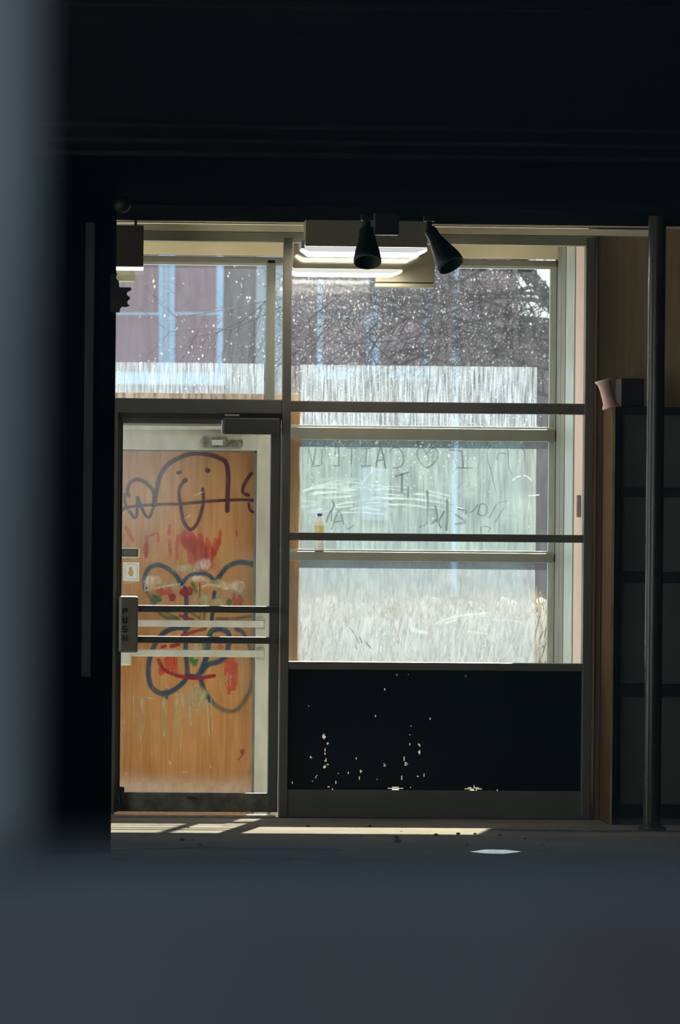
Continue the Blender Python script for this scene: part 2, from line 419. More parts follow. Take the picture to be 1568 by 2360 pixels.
bar(win1, 'door_jamb', 254, 950, 268, 1884, YI)
for a, b, c, d in ((268, 560, 655, 920), (668, 560, 1352, 928), (664, 951, 1348, 1231), (660, 1247, 1346, 1528)):
    pbox('pane', INNER, win1, a - 4, b - 4, c + 4, d + 4, 0.0, 0.006, 0)
# navy painted base panel with flakes missing
def flake_panel():
    x0, x1 = X(656, 1680, -0.005), X(1349, 1680, -0.005); z0, z1 = Z(1000, 1824, -0.005), Z(1000, 1540, -0.005)
    S = 0.006
    nx, nz = int((x1 - x0) / S), int((z1 - z0) / S)
    hole = set()
    rnd = random.Random(3)
    fl = [(747, 1698, 3, 6), (756, 1714, 2, 3), (749, 1733, 2, 8), (751, 1752, 2, 4), (750, 1768, 4, 4), (756, 1763, 2, 4), (729, 1789, 3, 4), (717, 1745, 2, 2),
          (775, 1803, 2, 3), (766, 1820, 3, 3), (758, 1814, 2, 2), (832, 1778, 2, 5), (829, 1793, 2, 3), (822, 1749, 1.5, 3), (886, 1764, 3, 4), (932, 1748, 1.5, 5), (936, 1761, 4, 4),
          (926, 1793, 2, 5), (946, 1715, 1.5, 3), (949, 1674, 1.5, 3), (967, 1716, 1.5, 6), (967, 1734, 2, 5), (978, 1786, 2, 4), (963, 1789, 2, 2), (992, 1657, 2, 3), (867, 1651, 1.5, 3),
          (916, 1555, 2, 2), (943, 1555, 2, 2), (888, 1589, 1.5, 2), (674, 1803, 2, 3), (781, 1783, 1.5, 2), (803, 1781, 1.5, 2), (713, 1628, 1.5, 1.5), (1073, 1558, 2, 2), (1093, 1812, 1.5, 3), (1147, 1823, 2, 2),
          (912, 1817, 17, 3), (1092, 1818, 20, 3)]
    for _ in range(9): fl.append((rnd.uniform(670, 1000), 1820 - abs(rnd.gauss(0, 90)), 1.0, 1.6))
    for cx, cy, rx, ry in fl:
        p = pt(cx, cy, -0.005); s = scale(0)
        i0, j0 = (p.x - x0) / S, (p.z - z0) / S; a, b = max(0.5, rx / s / S), max(0.5, ry / s / S)
        for i in range(int(i0 - a - 1), int(i0 + a + 2)):
            for j in range(int(j0 - b - 1), int(j0 + b + 2)):
                if ((i + 0.5 - i0) / a) ** 2 + ((j + 0.5 - j0) / b) ** 2 <= 1.0 and rnd.random() < 0.9: hole.add((i, j))
    vs, fs, idx = [], [], {}
    def v(i, j):
        if (i, j) not in idx: idx[(i, j)] = len(vs); vs.append((x0 + i * S, -0.005, z0 + j * S))
        return idx[(i, j)]
    # runs of whole cells share one long face
    for j in range(nz):
        i = 0
        while i < nx:
            if (i, j) in hole: i += 1; continue
            k = i
            while k < nx and (k, j) not in hole: k += 1
            fs.append((v(i, j), v(k, j), v(k, j + 1), v(i, j + 1))); i = k
    me = bpy.data.meshes.new('base_panel'); me.from_pydata(vs, [], fs)
    o = link('base_panel', me, PANEL, win1)
    o['label'] = 'navy painted panel with flaked white specks'
    me2 = bpy.data.meshes.new('bounce_backing'); me2.from_pydata([(a, 0.012, c) for a, b, c in vs], [], fs)  # pale plane added to bounce light back into the lobby
    link('bounce_backing', me2, LW, win1)
flake_panel()

# ------------------------------------------------------------------ inner door
door1 = tag(empty('door_1', (X(450, 1880, YI), 0, 0)), 'dark bronze inner entrance door with glass and double push bar', kind='structure')
YD = -0.03
bar(door1, 'stile', 260, 962, 274, 1872, YD, FRAME, 0.045)
bar(door1, 'stile', 620.5, 962, 644, 1872, YD, FRAME, 0.045)
bar(door1, 'top_rail', 268, 962, 636, 977, YD + 0.002, FRAME, 0.042)
bar(door1, 'bottom_rail', 262, 1827, 630, 1871, YD + 0.002, mat('scuffed_rail', (0.19, 0.175, 0.135), 0.55, 0.2, 0.5, 14), 0.042)
pbox('pane', INNER, door1, 270, 972, 625, 1830, -0.008, 0.006, 0)
pbox('weather_bead', DARKHW, door1, 272, 974, 280, 1828, YD + 0.004, 0.03, 0.001)
pd = pbox('push_paddle', mat('paddle_metal', (0.20, 0.18, 0.14), 0.45, 0.3, 0.08, 10), door1, 274, 1374, 319, 1504, YD - 0.07, 0.07, 0.012)
bar(door1, 'push_bar', 300, 1396, 640, 1412, YD - 0.055, DARKHW, 0.03, 0.006)
bar(door1, 'push_bar', 300, 1467, 640, 1483, YD - 0.055, DARKHW, 0.03, 0.006)
def letters(parent, m, seq, Y, name='letter', wpx=3.0):
    """each letter a small raised mesh built of bars (pixel polylines)"""
    for lines in seq:
        bm = bmesh.new()
        for ln in lines:
            for a, b in zip(ln, ln[1:]):
                A, B = pt(*a, Y), pt(*b, Y); d = (B - A); 
                if d.length < 1e-6: continue
                d.normalize(); n = Vector((-d.z, 0, d.x)) * (wpx / 2 / scale(Y)); e = d * (wpx / 2 / scale(Y))
                P = [A - e + n, B + e + n, B + e - n, A - e - n]
                add_poly(bm, [(p.x, p.z) for p in P], Y, Y - 0.002)
        finish(bm, name, m, parent)
# P U S H stacked down the paddle
lx0, lx1 = 284, 292
def L_(y, ls): return [[(x, y + dy) for x, dy in ln] for ln in ls]
seq = [L_(1402, [[(lx0, 12), (lx0, 0), (lx1, 1), (lx1, 6), (lx0, 6)]]),
       L_(1423, [[(lx0, 0), (lx0, 12), (lx1, 12), (lx1, 0)]]),
       L_(1444, [[(lx1, 0), (lx0, 0), (lx0, 6), (lx1, 6), (lx1, 12), (lx0, 12)]]),
       L_(1465, [[(lx0, 0), (lx0, 12)], [(lx1, 0), (lx1, 12)], [(lx0, 6), (lx1, 6)]])]
letters(pd, BLACKMETAL, seq, YD - 0.071, wpx=2.4)
# door closer on the head
cl = pbox('door_closer', DARKHW, door1, 515, 963, 645, 1001, YD - 0.07, 0.065, 0.008)
pbox('end_cap', SILVER, cl, 511, 968, 516, 1001, YD - 0.06, 0.05, 0.002)
pbox('closer_arm', BEIGE2, cl, 519, 955, 552, 959, YD - 0.06, 0.02, 0.001)
# flush bolt at the foot of the door
bm = bmesh.new()
A = pt(277, 1868, YD - 0.02); B = pt(278, 1822, YD - 0.02)
add_tube(bm, A, B, 0.012, 0.009, 10)
add_box(bm, B.x - 0.016, B.x + 0.02, YD - 0.035, YD - 0.005, B.z - 0.01, B.z + 0.02, 0.004)
add_box(bm, A.x - 0.025, A.x + 0.025, YD - 0.03, YD, A.z, A.z + 0.04, 0.004)
finish(bm, 'flush_bolt', BLACKMETAL, door1)
bm = bmesh.new(); A = pt(439, 1838, YD); add_box(bm, A.x - 0.022, A.x + 0.022, YD - 0.006, YD + 0.01, A.z - 0.006, A.z + 0.006, 0.003)
finish(bm, 'maker_plate', DARKHW, door1)
th = tag(box('trim_3', mat('threshold_metal', (0.55, 0.50, 0.40), 0.4, 0.5, 0.3, 20), None, X(232, 1876, -0.1), X(636, 1876, -0.1), -0.10, 0.06, 0.0, 0.012, 0.003), 'metal threshold strip under the inner door', kind='structure')

# ------------------------------------------------------------------ outer shopfront window
win2 = tag(empty('window_2', (X(1000, 1880, YO), YO, VF)), 'outer shopfront window with wet fogged panes', kind='structure')
bar(win2, 'head_rail', -180, 592, 1310, 607, YO, FRAME2, 0.065)
bar(win2, 'head_bead', 200, 608, 1284, 614, YO + 0.02, SILVER, 0.05, 0.002)
bar(win2, 'mullion', 609.5, 598, 630, 1930, YO, FRAME2)
bar(win2, 'end_post', 1276, 598, 1296, 1930, YO, FRAME2)
bar(win2, 'side_bead', 1263, 610, 1276, 1930, YO + 0.03, MINT, 0.04, 0.003)
bar(win2, 'transom_bar', 630, 987, 1290, 1015, YO, FRAME2)
bar(win2, 'transom_bead', 630, 982, 1280, 987, YO + 0.025, SILVER, 0.05, 0.001)
bar(win2, 'transom_bar', 625, 1273, 1288, 1294, YO, FRAME2)
bar(win2, 'transom_bead', 625, 1268, 1276, 1273, YO + 0.025, SILVER, 0.05, 0.001)
bar(win2, 'sill_rail', 615, 1548, 1288, 1570, YO, FRAME2)
bar(win2, 'base_panel', 620, 1566, 1286, 1930, YO + 0.03, LW, 0.04)
bar(win2, 'door_head', 200, 962, 620, 990, YO, FRAME2)
bar(win2, 'side_post', 166, 598, 186, 1930, YO, FRAME2)
box('side_pane', CLEAR, win2, -0.6, X(170, 1250, YO), YO + 0.05, YO + 0.054, VF + 0.1, Z(800, 600, YO), 0)  # unseen side light, kept so sun falls into the lobby
YG = YO + 0.05
FILM_R = 1236
def pane2(px0, py0, px1, py1, m, name='pane'):
    return pbox(name, [CLEAR, m], win2, px0, py0, px1, py1, YG, 0.004, 0)
def fogged(o):
    for p in o.data.polygons:
        p.material_index = 1 if p.normal.y < -0.5 else 0
    return o
fogged(pane2(215, 605, 632, 836, UPPER))
fogged(pane2(215, 836, 630, 906, FOG))
fogged(pane2(215, 906, 630, 965, DULLGLASS))
fogged(pane2(628, 605, 1280, 843, UPPER))
fogged(pane2(626, 843, 692, 990, DULLGLASS))
fogged(pane2(692, 843, FILM_R + 2, 990, FOG))
fogged(pane2(FILM_R + 2, 843, 1280, 990, UPPER))
fogged(pane2(620, 1012, 692, 1278, DULLGLASS))
fogged(pane2(692, 1012, FILM_R, 1278, FOGMID))
fogged(pane2(FILM_R, 1012, 1280, 1278, UPPER))
fogged(pane2(616, 1290, 689, 1552, DULLGLASS))
fogged(pane2(689, 1290, FILM_R - 3, 1552, FOGLOW))
fogged(pane2(FILM_R - 3, 1290, 1280, 1552, UPPER))

# finger writing and wipe marks in the condensation
YW = YG - 0.002
TRACE = paint('finger_trace', (0.02, 0.025, 0.03), 0.62, 0.55, 14, True, 0.5)
TRACE2 = paint('faint_trace', (0.02, 0.025, 0.03), 0.6, 0.7, 14, True, 0.5)
WIPE = paint('wiped_streak', (0.42, 0.47, 0.46), 0.26, 1.0, 22, True, 0.7)
DULL = paint('dull_patch', (0.17, 0.19, 0.19), 0.38, 0.9, 16, True, 0.6)
SMEAR = paint('bright_smear', (0.6, 0.62, 0.62), 0.4, 1.0, 60, True, 0.7)  # thin pale arcs on the fogged pane
q = 0.1913
def A12(*p): return [(680 + u * q, 1000 + v * q) for u, v in p]
def A13(*p): return [(960 + u * q, 1000 + v * q) for u, v in p]
letters_fog = [
    ('N', [(3.2, A12((165, 180), (158, 360))), (4.2, A12((252, 170), (220, 375))), (3, A12((165, 175), (215, 370)))]),
    ('I', [(4, A12((330, 180), (322, 370))), (3.5, A12((200, 392), (305, 382)))]),
    ('L', [(5, A12((530, 150), (532, 380))), (4.5, A12((410, 388), (532, 384))), (4, A12((492, 150), (482, 250)))]),
    ('T', [(3.2, A12((620, 170), (755, 172))), (4, A12((686, 170), (680, 365)))]),
    ('I', [(3.2, A12((800, 178), (920, 176))), (4, A12((866, 178), (850, 385))), (4, A12((800, 386), (922, 386)))]),
    ('A', [(4.5, A12((975, 400), (1035, 165), (1092, 415))), (3.5, A12((1000, 318), (1062, 316)))]),
    ('C', [(4, A12((1140, 225), (1165, 180), (1210, 165), (1265, 185), (1303, 250), (1308, 330), (1275, 395), (1180, 412)))]),
    ('heart', [(4, A13((122, 245), (95, 185), (45, 170), (5, 225), (30, 310), (120, 408), (215, 345), (262, 265), (240, 190), (190, 175), (140, 225), (122, 245)))]),
    ('I', [(4.2, A13((390, 190), (548, 206))), (4.5, A13((546, 206), (566, 408))), (4.5, A13((480, 408), (672, 411)))]),
]
for nm, ls in letters_fog:
    o = strokes('traced_letter' if nm != 'heart' else 'traced_heart', TRACE, win2, ls, YW)
    o['label'] = ('mirror written letter %s' % nm) if nm != 'heart' else 'heart drawn with a finger in the mist'
strokes('traced_scrawl', TRACE2, win2, [
    (3.5, A13((900, 130), (855, 205), (862, 320), (905, 470), (962, 720))),
    (3, A13((1080, 236), (1010, 230), (972, 280), (985, 320))), (3, A13((1105, 160), (1108, 300), (1118, 420), (1160, 490))),
    (3, A13((1270, 160), (1305, 230), (1295, 320))), (4, A13((880, 1015), (970, 840))), (4, A13((950, 1062), (1055, 890))),
    (3.2, A13((990, 830), (1090, 808))), (4, A13((640, 950), (690, 920), (740, 850))),
    (4, A13((745, 960), (770, 850), (830, 855), (852, 920), (820, 985), (760, 975), (745, 960))),
    (3.5, A13((780, 1180), (778, 1125), (850, 1115), (885, 1140), (860, 1190)))], YW).__setitem__('label', 'looping scrawl at the right of the fogged pane')
strokes('traced_scrawl', TRACE, win2, [
    (6, A13((130, 680), (140, 860), (125, 1080))), (5, A13((232, 870), (255, 990), (250, 1060))), (4.5, A13((250, 1030), (180, 1085))),
    (5, A13((340, 930), (270, 1060), (300, 1130))), (6.5, A13((372, 790), (374, 980), (362, 1160))), (4, A13((90, 1110), (130, 1060))),
    (6.5, A13((470, 970), (590, 1062), (470, 1085))), (4.5, A13((500, 900), (600, 930), (590, 960))), (3.5, A13((40, 1130), (60, 1100)))], YW).__setitem__('label', 'jagged capitals scrawled low in the mist')
strokes('traced_scrawl', TRACE, win2, [
    (4.5, A12((380, 1060), (432, 925), (442, 1045))), (5, A12((440, 1150), (530, 930), (590, 1090))), (4, A12((470, 1062), (582, 1050))),
    (5, A12((450, 800), (470, 860), (440, 930))), (4.5, A12((620, 1090), (630, 1150), (715, 1098))),
    (4.5, A12((1210, 512), (1372, 462))), (6.5, A12((1292, 480), (1290, 700))), (4.5, A12((1365, 640), (1362, 770)))], YW).__setitem__('label', 'two letters A scratched low in the mist')
strokes_split('wipe_mark', WIPE, win2, [
    (9, A12((100, 695), (220, 648), (400, 622))), (8, A12((180, 725), (450, 702), (745, 672))), (9, A12((100, 805), (180, 812), (260, 830))),
    (8, A12((90, 875), (250, 855))), (8, A12((150, 935), (330, 905))), (8, A12((500, 858), (620, 828), (745, 820))), (7, A12((500, 884), (690, 870))),
    (8, A12((560, 640), (690, 672))), (7, A12((330, 770), (560, 760), (740, 740))), (9, A12((1060, 770), (1300, 776), (1570, 800))), (7, A12((1090, 722), (1300, 745))),
    (8, A13((0, 722), (200, 742), (400, 802))), (8, A13((110, 680), (300, 722), (392, 748))), (8, A13((0, 792), (200, 812), (382, 852))),
    (7, A12((1080, 860), (1300, 850), (1568, 880))), (6, A12((800, 600), (985, 380))), (7, A12((1430, 720), (1560, 730)))], YW - 0.0007)
rw = random.Random(11)
arcs = []
for i in range(34):
    x0_ = rw.uniform(694, 985); y0_ = rw.uniform(1116, 1184); L0 = rw.uniform(35, 110); a0 = rw.uniform(-9, 3) if x0_ < 830 else rw.uniform(0, 9)
    x1_ = min(1045, x0_ + L0)
    arcs.append((rw.uniform(3, 6), [(x0_, y0_), ((x0_ + x1_) / 2, y0_ + a0 * 0.5 - 4), (x1_, y0_ + a0)]))
strokes_split('wipe_mark', WIPE, win2, arcs[:20], YW - 0.0009)
strokes_split('dark_wipe', paint('dark_wipe', (0.05, 0.06, 0.06), 0.30, 1.0, 22, True, 0.7), win2, arcs[20:], YW - 0.0008)  # darker wipe streaks among the pale ones
strokes_split('dull_patch', DULL, win2, [
    (16, A12((280, 555), (500, 545), (760, 555))), (18, A13((110, 600), (260, 610), (400, 590))), (14, A13((500, 700), (600, 660), (720, 680))),
    (12, A12((130, 1000), (130, 1080))), (16, A12((180, 1000), (180, 1090)))], YW - 0.0004,
    [(924, 1118, 20, 14), (1080, 1135, 20, 16), (938, 1172, 14, 9), (898, 1175, 10, 8), (1160, 1190, 8, 22), (1188, 1200, 10, 8)])
strokes_split('bright_smear', SMEAR, win2, [
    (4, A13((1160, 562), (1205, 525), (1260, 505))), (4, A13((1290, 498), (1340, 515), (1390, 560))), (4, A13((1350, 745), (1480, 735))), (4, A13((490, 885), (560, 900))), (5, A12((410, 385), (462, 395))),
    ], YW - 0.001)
strokes_split('wipe_mark', paint('low_wipe', (0.5, 0.55, 0.56), 0.22, 0.9, 18, True, 0.5), win2, [
    (8, [(1005, 1437), (1040, 1424), (1085, 1416), (1128, 1413)]), (7, [(1025, 1437), (1055, 1428)]), (7, [(1140, 1428), (1180, 1430), (1205, 1436)]), (6, [(1078, 1455), (1120, 1460)]),
    (14, [(945, 1425), (950, 1450), (985, 1458)])], YW)
strokes_split('scratch', paint('scratch_dark', (0.05, 0.05, 0.06), 0.75, 0.8, 60, True, 0.5), win2, [
    (4, [(806, 1447), (814, 1456), (829, 1484)]), (5, [(830, 1468), (834, 1482)]), (5, [(841, 1477), (850, 1488), (855, 1494)]), (5, [(820, 1491), (823, 1496)])], YW)

# ------------------------------------------------------------------ outer door
door2 = tag(empty('door_2', (X(450, 1900, YO), YO, VF)), 'silver outer door with scratched glass and pale push bars', kind='structure')
bar(door2, 'stile', 589, 988, 620, 1925, YO - 0.01, SILVER, 0.05, 0.006)
bar(door2, 'stile', 236, 988, 262, 1925, YO - 0.01, SILVER, 0.05, 0.006)
tr = bar(door2, 'top_rail', 250, 983, 600, 1037, YO - 0.006, SILVER, 0.046, 0.004)
bar(door2, 'rail_bead', 250, 982, 620, 990, YO - 0.02, SILVER, 0.03, 0.003)
bar(door2, 'bottom_rail', 250, 1880, 600, 1930, YO - 0.006, SILVER, 0.046)
bar(door2, 'glazing_bead', 583, 1036, 589.5, 1885, YO + 0.005, mat('grey_bead', (0.20, 0.20, 0.20), 0.6), 0.02, 0.001)
bar(door2, 'glazing_bead', 255, 1036, 592, 1041, YO + 0.005, MATS['grey_bead'], 0.02, 0.001)
pbox('pane', DOORGLASS, door2, 245, 1034, 595, 1885, YO + 0.012, 0.006, 0)
bar(door2, 'push_bar', 305, 1430, 608, 1445, YO - 0.07, SILVER, 0.03, 0.006)
bar(door2, 'push_bar', 290, 1498, 608, 1514, YO - 0.07, SILVER, 0.03, 0.006)
for y in (1438, 1507):
    pbox('bar_bracket', mat('bracket_metal', (0.42, 0.42, 0.40), 0.4, 0.3, 0.2, 20), door2, 592, y - 12, 611, y + 14, YO - 0.06, 0.055, 0.006)
pbox('push_paddle', SILVER, door2, 256, 1412, 304, 1534, YO - 0.08, 0.07, 0.012)
oc = pbox('door_closer', mat('corroded_metal', (0.16, 0.16, 0.13), 0.7, 0.1, 0.7, 40), door2, 468, 1004, 525, 1031, YO - 0.05, 0.045, 0.008)
pbox('closer_shoe', MATS['corroded_metal'], oc, 520, 1012, 560, 1030, YO - 0.03, 0.025, 0.006)
pbox('closer_pivot', SILVER, oc, 488, 1014, 514, 1026, YO - 0.058, 0.01, 0.003)
# stickers on the door glass
YS = YO + 0.0095
st = pbox('push_sticker', mat('sticker_rim', (0.62, 0.58, 0.42), 0.6), door2, 268, 1262, 322, 1286, YS, 0.0015, 0)
st['label'] = 'small black PUSH sticker with cream rim'
pbox('sticker_face', mat('sticker_black', (0.006, 0.006, 0.005), 0.95, spec=0.1), st, 268, 1265, 319, 1283, YS - 0.0006, 0.0005, 0)
def P_(x, ls): return [[(x + dx, 1270 + dy) for dx, dy in ln] for ln in ls]
letters(st, mat('faded_lettering', (0.05, 0.05, 0.035), 0.7), [
    P_(287, [[(0, 9), (0, 0), (4, 1), (4, 5), (0, 5)]]), P_(294, [[(0, 0), (0, 9), (4, 9), (4, 0)]]), P_(301, [[(4, 0), (0, 0), (0, 4), (4, 5), (4, 9), (0, 9)]]), P_(308, [[(0, 0), (0, 9)], [(4, 0), (4, 9)], [(0, 4), (4, 4)]])], YS - 0.0007, wpx=1.6)
st2 = pbox('square_sticker', mat('sticker_white', (0.78, 0.80, 0.84), 0.6, 0, 0.04), door2, 284, 1296, 321, 1339, YS, 0.0015, 0)
st2['label'] = 'white square sticker with orange figure'
strokes('orange_print', paint('orange_print', (0.65, 0.36, 0.10), 0.9, 0.5, 60), st2, [], YS - 0.0006, [(302, 1320, 7, 10), (301, 1311, 4, 5)])
strokes('sticker_print', paint('pale_print', (0.55, 0.58, 0.66), 0.7, 0.5, 60), st2, [(2, [(289, 1300), (316, 1300)]), (2, [(289, 1300), (289, 1334)]), (2, [(316, 1300), (317, 1334)]), (2, [(289, 1334), (317, 1334)])], YS - 0.0006)

# ------------------------------------------------------------------ plywood board with graffiti, outside the outer door
YP = YO + 0.14
def plywood_mat():
    m = bpy.data.materials.new('plywood'); m.use_nodes = True
    n = m.node_tree; b = n.nodes['Principled BSDF']; b.inputs['Roughness'].default_value = 0.75
    t = n.nodes.new('ShaderNodeTexCoord')
    mp = n.nodes.new('ShaderNodeMapping'); mp.inputs['Scale'].default_value = (14, 14, 0.9)
    n.links.new(t.outputs['Object'], mp.inputs[0])
    no = n.nodes.new('ShaderNodeTexNoise'); no.inputs['Scale'].default_value = 2.5; no.inputs['Detail'].default_value = 8; no.inputs['Distortion'].default_value = 0.8
    n.links.new(mp.outputs[0], no.inputs['Vector'])
    r = n.nodes.new('ShaderNodeValToRGB')
    e = r.color_ramp.elements; e[0].position = 0.3; e[0].color = (0.76, 0.315, 0.095, 1); e[1].position = 0.68; e[1].color = (0.97, 0.50, 0.205, 1)
    n.links.new(no.outputs['Fac'], r.inputs[0])
    n2 = n.nodes.new('ShaderNodeTexNoise'); n2.inputs['Scale'].default_value = 4; n.links.new(t.outputs['Object'], n2.inputs['Vector'])
    mx = n.nodes.new('ShaderNodeMix'); mx.data_type = 'RGBA'; mx.blend_type = 'MULTIPLY'; mx.inputs[0].default_value = 0.2
    r2 = n.nodes.new('ShaderNodeValToRGB'); r2.color_ramp.elements[0].color = (0.55, 0.5, 0.5, 1); r2.color_ramp.elements[1].color = (1.2, 1.15, 1.1, 1)
    n.links.new(n2.outputs['Fac'], r2.inputs[0]); n.links.new(r.outputs[0], mx.inputs[6]); n.links.new(r2.outputs[0], mx.inputs[7])
    n.links.new(mx.outputs[2], b.inputs['Base Color'])
    return m
PLY = plywood_mat()
ply = pbox('plywood_board', PLY, None, 180, 906, 692, 1935, YP, 0.018, 0.001)
tag(ply, 'graffiti covered plywood board fixed behind the outer door', 'board')
PURPLE = paint('maroon_spray', (0.13, 0.012, 0.035), 0.92, 0.5, 30, grain=0.25)
SALMON = paint('salmon_spray', (0.95, 0.14, 0.08), 0.95, 0.8, 40, grain=0.6)
BLUE = paint('blue_spray', (0.03, 0.11, 0.26), 0.92, 0.6, 26, grain=0.35)
TEAL = paint('teal_spray', (0.10, 0.24, 0.25), 0.6, 0.9, 26, grain=0.4)
GREEN = paint('green_spray', (0.05, 0.32, 0.08), 0.85, 1.0, 40, grain=0.5)
CRIMSON = paint('crimson_spray', (0.55, 0.02, 0.06), 0.9, 0.7, 26, grain=0.4)
CREAM = paint('cream_drip', (0.92, 0.80, 0.50), 0.75, 1.0, 40, grain=0.5)
CHALK = paint('white_scuff', (0.9, 0.86, 0.82), 0.55, 1.0, 55, grain=0.9)
q5 = 0.2551
def G(*p): return [(250 + u * q5, 1180 + v * q5) for u, v in p]
q6 = 0.2806
def H(*p): return [(240 + u * q6, 1360 + v * q6) for u, v in p]
yy = YP - 0.0015
o = strokes('maroon_graffiti', PURPLE, ply, [
    (8.5, [(298, 1144), (294, 1135), (296, 1121), (303, 1110), (316, 1105), (330, 1109), (341, 1117), (351, 1128), (355, 1142), (355, 1168)]),
    (7, [(288, 1138), (288, 1156), (292, 1168), (300, 1181), (310, 1193), (316, 1184), (317, 1145)]),
    (7, [(317, 1145), (324, 1164), (335, 1187), (344, 1192), (351, 1178), (355, 1162)]),
    (10.5, [(355, 1166), (361, 1131), (369, 1097), (386, 1072), (414, 1055), (448, 1045), (481, 1048), (509, 1057), (522, 1069), (526, 1097), (525, 1136), (524, 1179)]),
    (8, [(427, 1107), (415, 1122), (413, 1142), (417, 1170), (423, 1201), (438, 1220), (453, 1209), (464, 1181), (469, 1153), (467, 1126)]),
    (7, [(279, 1178), (296, 1169), (358, 1163), (420, 1161), (487, 1155), (549, 1152), (600, 1154)]),
    (8, [(580, 1090), (564, 1114), (560, 1134), (574, 1142)]), (6, [(573, 1159), (577, 1176), (595, 1184)]), (11, [(424, 1108), (430, 1106)])], yy,
    [(413, 1089, 7, 6), (479, 1084, 7, 7)])
o['label'] = 'maroon spray painted face with long nose'
strokes_split('salmon_dab', SALMON, ply, [
    (9, [(290, 1214), (299, 1230), (307, 1246)]), (9, [(339, 1236), (338, 1256), (337, 1284)]), (6, [(345, 1236), (363, 1229), (365, 1248)]), (9, [(391, 1211), (389, 1232)]),
    (8, [(390, 1244), (394, 1282)]), (8, [(411, 1234), (408, 1262), (409, 1288)]), (12, [(425, 1225), (440, 1230), (448, 1245)]), (10, [(425, 1228), (435, 1262), (438, 1295)]),
    (12, [(448, 1244), (454, 1280), (456, 1312)]), (14, [(470, 1256), (468, 1290), (468, 1318)]), (12, [(497, 1242), (490, 1280), (482, 1310)]), (7, [(508, 1224), (506, 1256)]), (7, [(478, 1240), (474, 1300)])],
    yy, [(467, 1295, 34, 30), (440, 1245, 18, 16), (480, 1275, 22, 20), (392, 1527, 16, 22), (533, 1537, 17, 22), (534, 1578, 16, 18), (548, 1382, 18, 16), (378, 1364, 22, 9), (508, 1489, 8, 10), (372, 1545, 10, 14), (337, 1265, 7, 20)])
rs = random.Random(4)
extra = []
for i in range(26):
    fx = rs.random(); xx = 418 + 92 * fx; lo_ = 1228 + rs.uniform(0, 22); hi_ = 1318 - abs(xx - 468) * 1.2 + rs.uniform(-10, 6)
    if hi_ - lo_ > 12: extra.append((rs.uniform(4, 8), [(xx, lo_), (xx + rs.uniform(-3, 3), (lo_ + hi_) / 2), (xx + (468 - xx) * 0.25, hi_)]))
for xx, a, b in ((520, 1508, 1556), (528, 1512, 1600), (537, 1505, 1590), (544, 1530, 1575), (386, 1510, 1545), (398, 1512, 1550), (405, 1515, 1555), (540, 1370, 1396), (552, 1372, 1398), (372, 1356, 1372), (390, 1352, 1372)):
    extra.append((7, [(xx, a), (xx + 1, (a + b) / 2), (xx, b)]))
strokes_split('salmon_dab', SALMON, ply, extra, yy - 0.0003)
strokes_split('cream_haze', paint('cream_haze', (0.88, 0.78, 0.55), 0.5, 1.0, 30, grain=0.6), ply, [], yy - 0.0002,
    [(455, 1312, 44, 16), (455, 1380, 34, 34), (505, 1385, 32, 30), (460, 1500, 30, 46), (452, 1615, 42, 34), (548, 1360, 30, 26), (395, 1350, 30, 20), (500, 1480, 24, 20)])
strokes('blue_graffiti', BLUE, ply, [
    (10, G((338, 715), (325, 610), (365, 512), (450, 478), (540, 512), (610, 572), (655, 645))), (9, G((660, 655), (720, 585), (800, 558), (890, 562), (950, 612), (962, 640))),
    (11, G((960, 650), (1010, 572), (1080, 492), (1180, 455), (1290, 468), (1350, 500))), (10, G((690, 680), (705, 790), (700, 960), (695, 1180))),
    (9, G((958, 720), (945, 860), (932, 1000))), (9, G((730, 1048), (600, 1050), (520, 1085), (440, 1170))),
    (11, G((720, 1046), (600, 1052), (500, 1090), (425, 1190), (380, 1300), (360, 1420), (380, 1560), (450, 1632), (540, 1632), (640, 1572), (705, 1500), (712, 1400), (700, 1250), (700, 1160))),
    (12, G((705, 1480), (800, 1485), (850, 1405), (885, 1310), (905, 1180), (925, 1085), (1000, 1060), (1080, 1092), (1088, 1180), (1065, 1290), (1000, 1350), (900, 1380), (840, 1450))),
    (11, G((830, 1490), (868, 1620), (930, 1712))), (9, G((1150, 1055), (1215, 1090), (1262, 1180)))], yy - 0.0005)['label'] = 'blue spray painted butterfly outline'
strokes_split('teal_line', TEAL, ply, [
    (11, G((355, 730), (395, 810), (450, 900), (530, 955), (640, 972))), (13, G((930, 1712), (1020, 1780), (1130, 1800), (1222, 1720), (1282, 1600), (1310, 1450), (1302, 1320), (1265, 1190))),
    (9, G((980, 965), (1150, 962), (1290, 940))), (8, G((515, 1640), (515, 1690)))], yy - 0.0005, [(381, 1600, 12, 15)])
strokes_split('green_dab', GREEN, ply, [
    (9, G((870, 740), (868, 830))), (9, G((868, 905), (862, 975))), (10, G((760, 640), (790, 720))), (9, G((520, 905), (620, 960))), (9, G((740, 900), (820, 960))), (9, G((910, 1090), (950, 1060))), (8, G((860, 1180), (865, 1240))),
    (8, G((400, 750), (470, 800)))], yy - 0.0007, [(447, 1520, 13, 20), (360, 1380, 16, 12), (528, 1388, 8, 10)])
strokes_split('crimson_dab', CRIMSON, ply, [
    (10, G((450, 1330), (500, 1420), (600, 1472), (700, 1492), (820, 1500), (960, 1478))), (8, G((640, 930), (700, 955), (770, 975))), (9, G((660, 1120), (760, 1085), (880, 1055))), (7, G((480, 1220), (520, 1210))), (3, G((826, 640), (828, 980))),
    (9, G((560, 1215), (640, 1195)))], yy - 0.0009, [(398, 1376, 10, 11), (425, 1365, 14, 11), (438, 1362, 8, 12)])
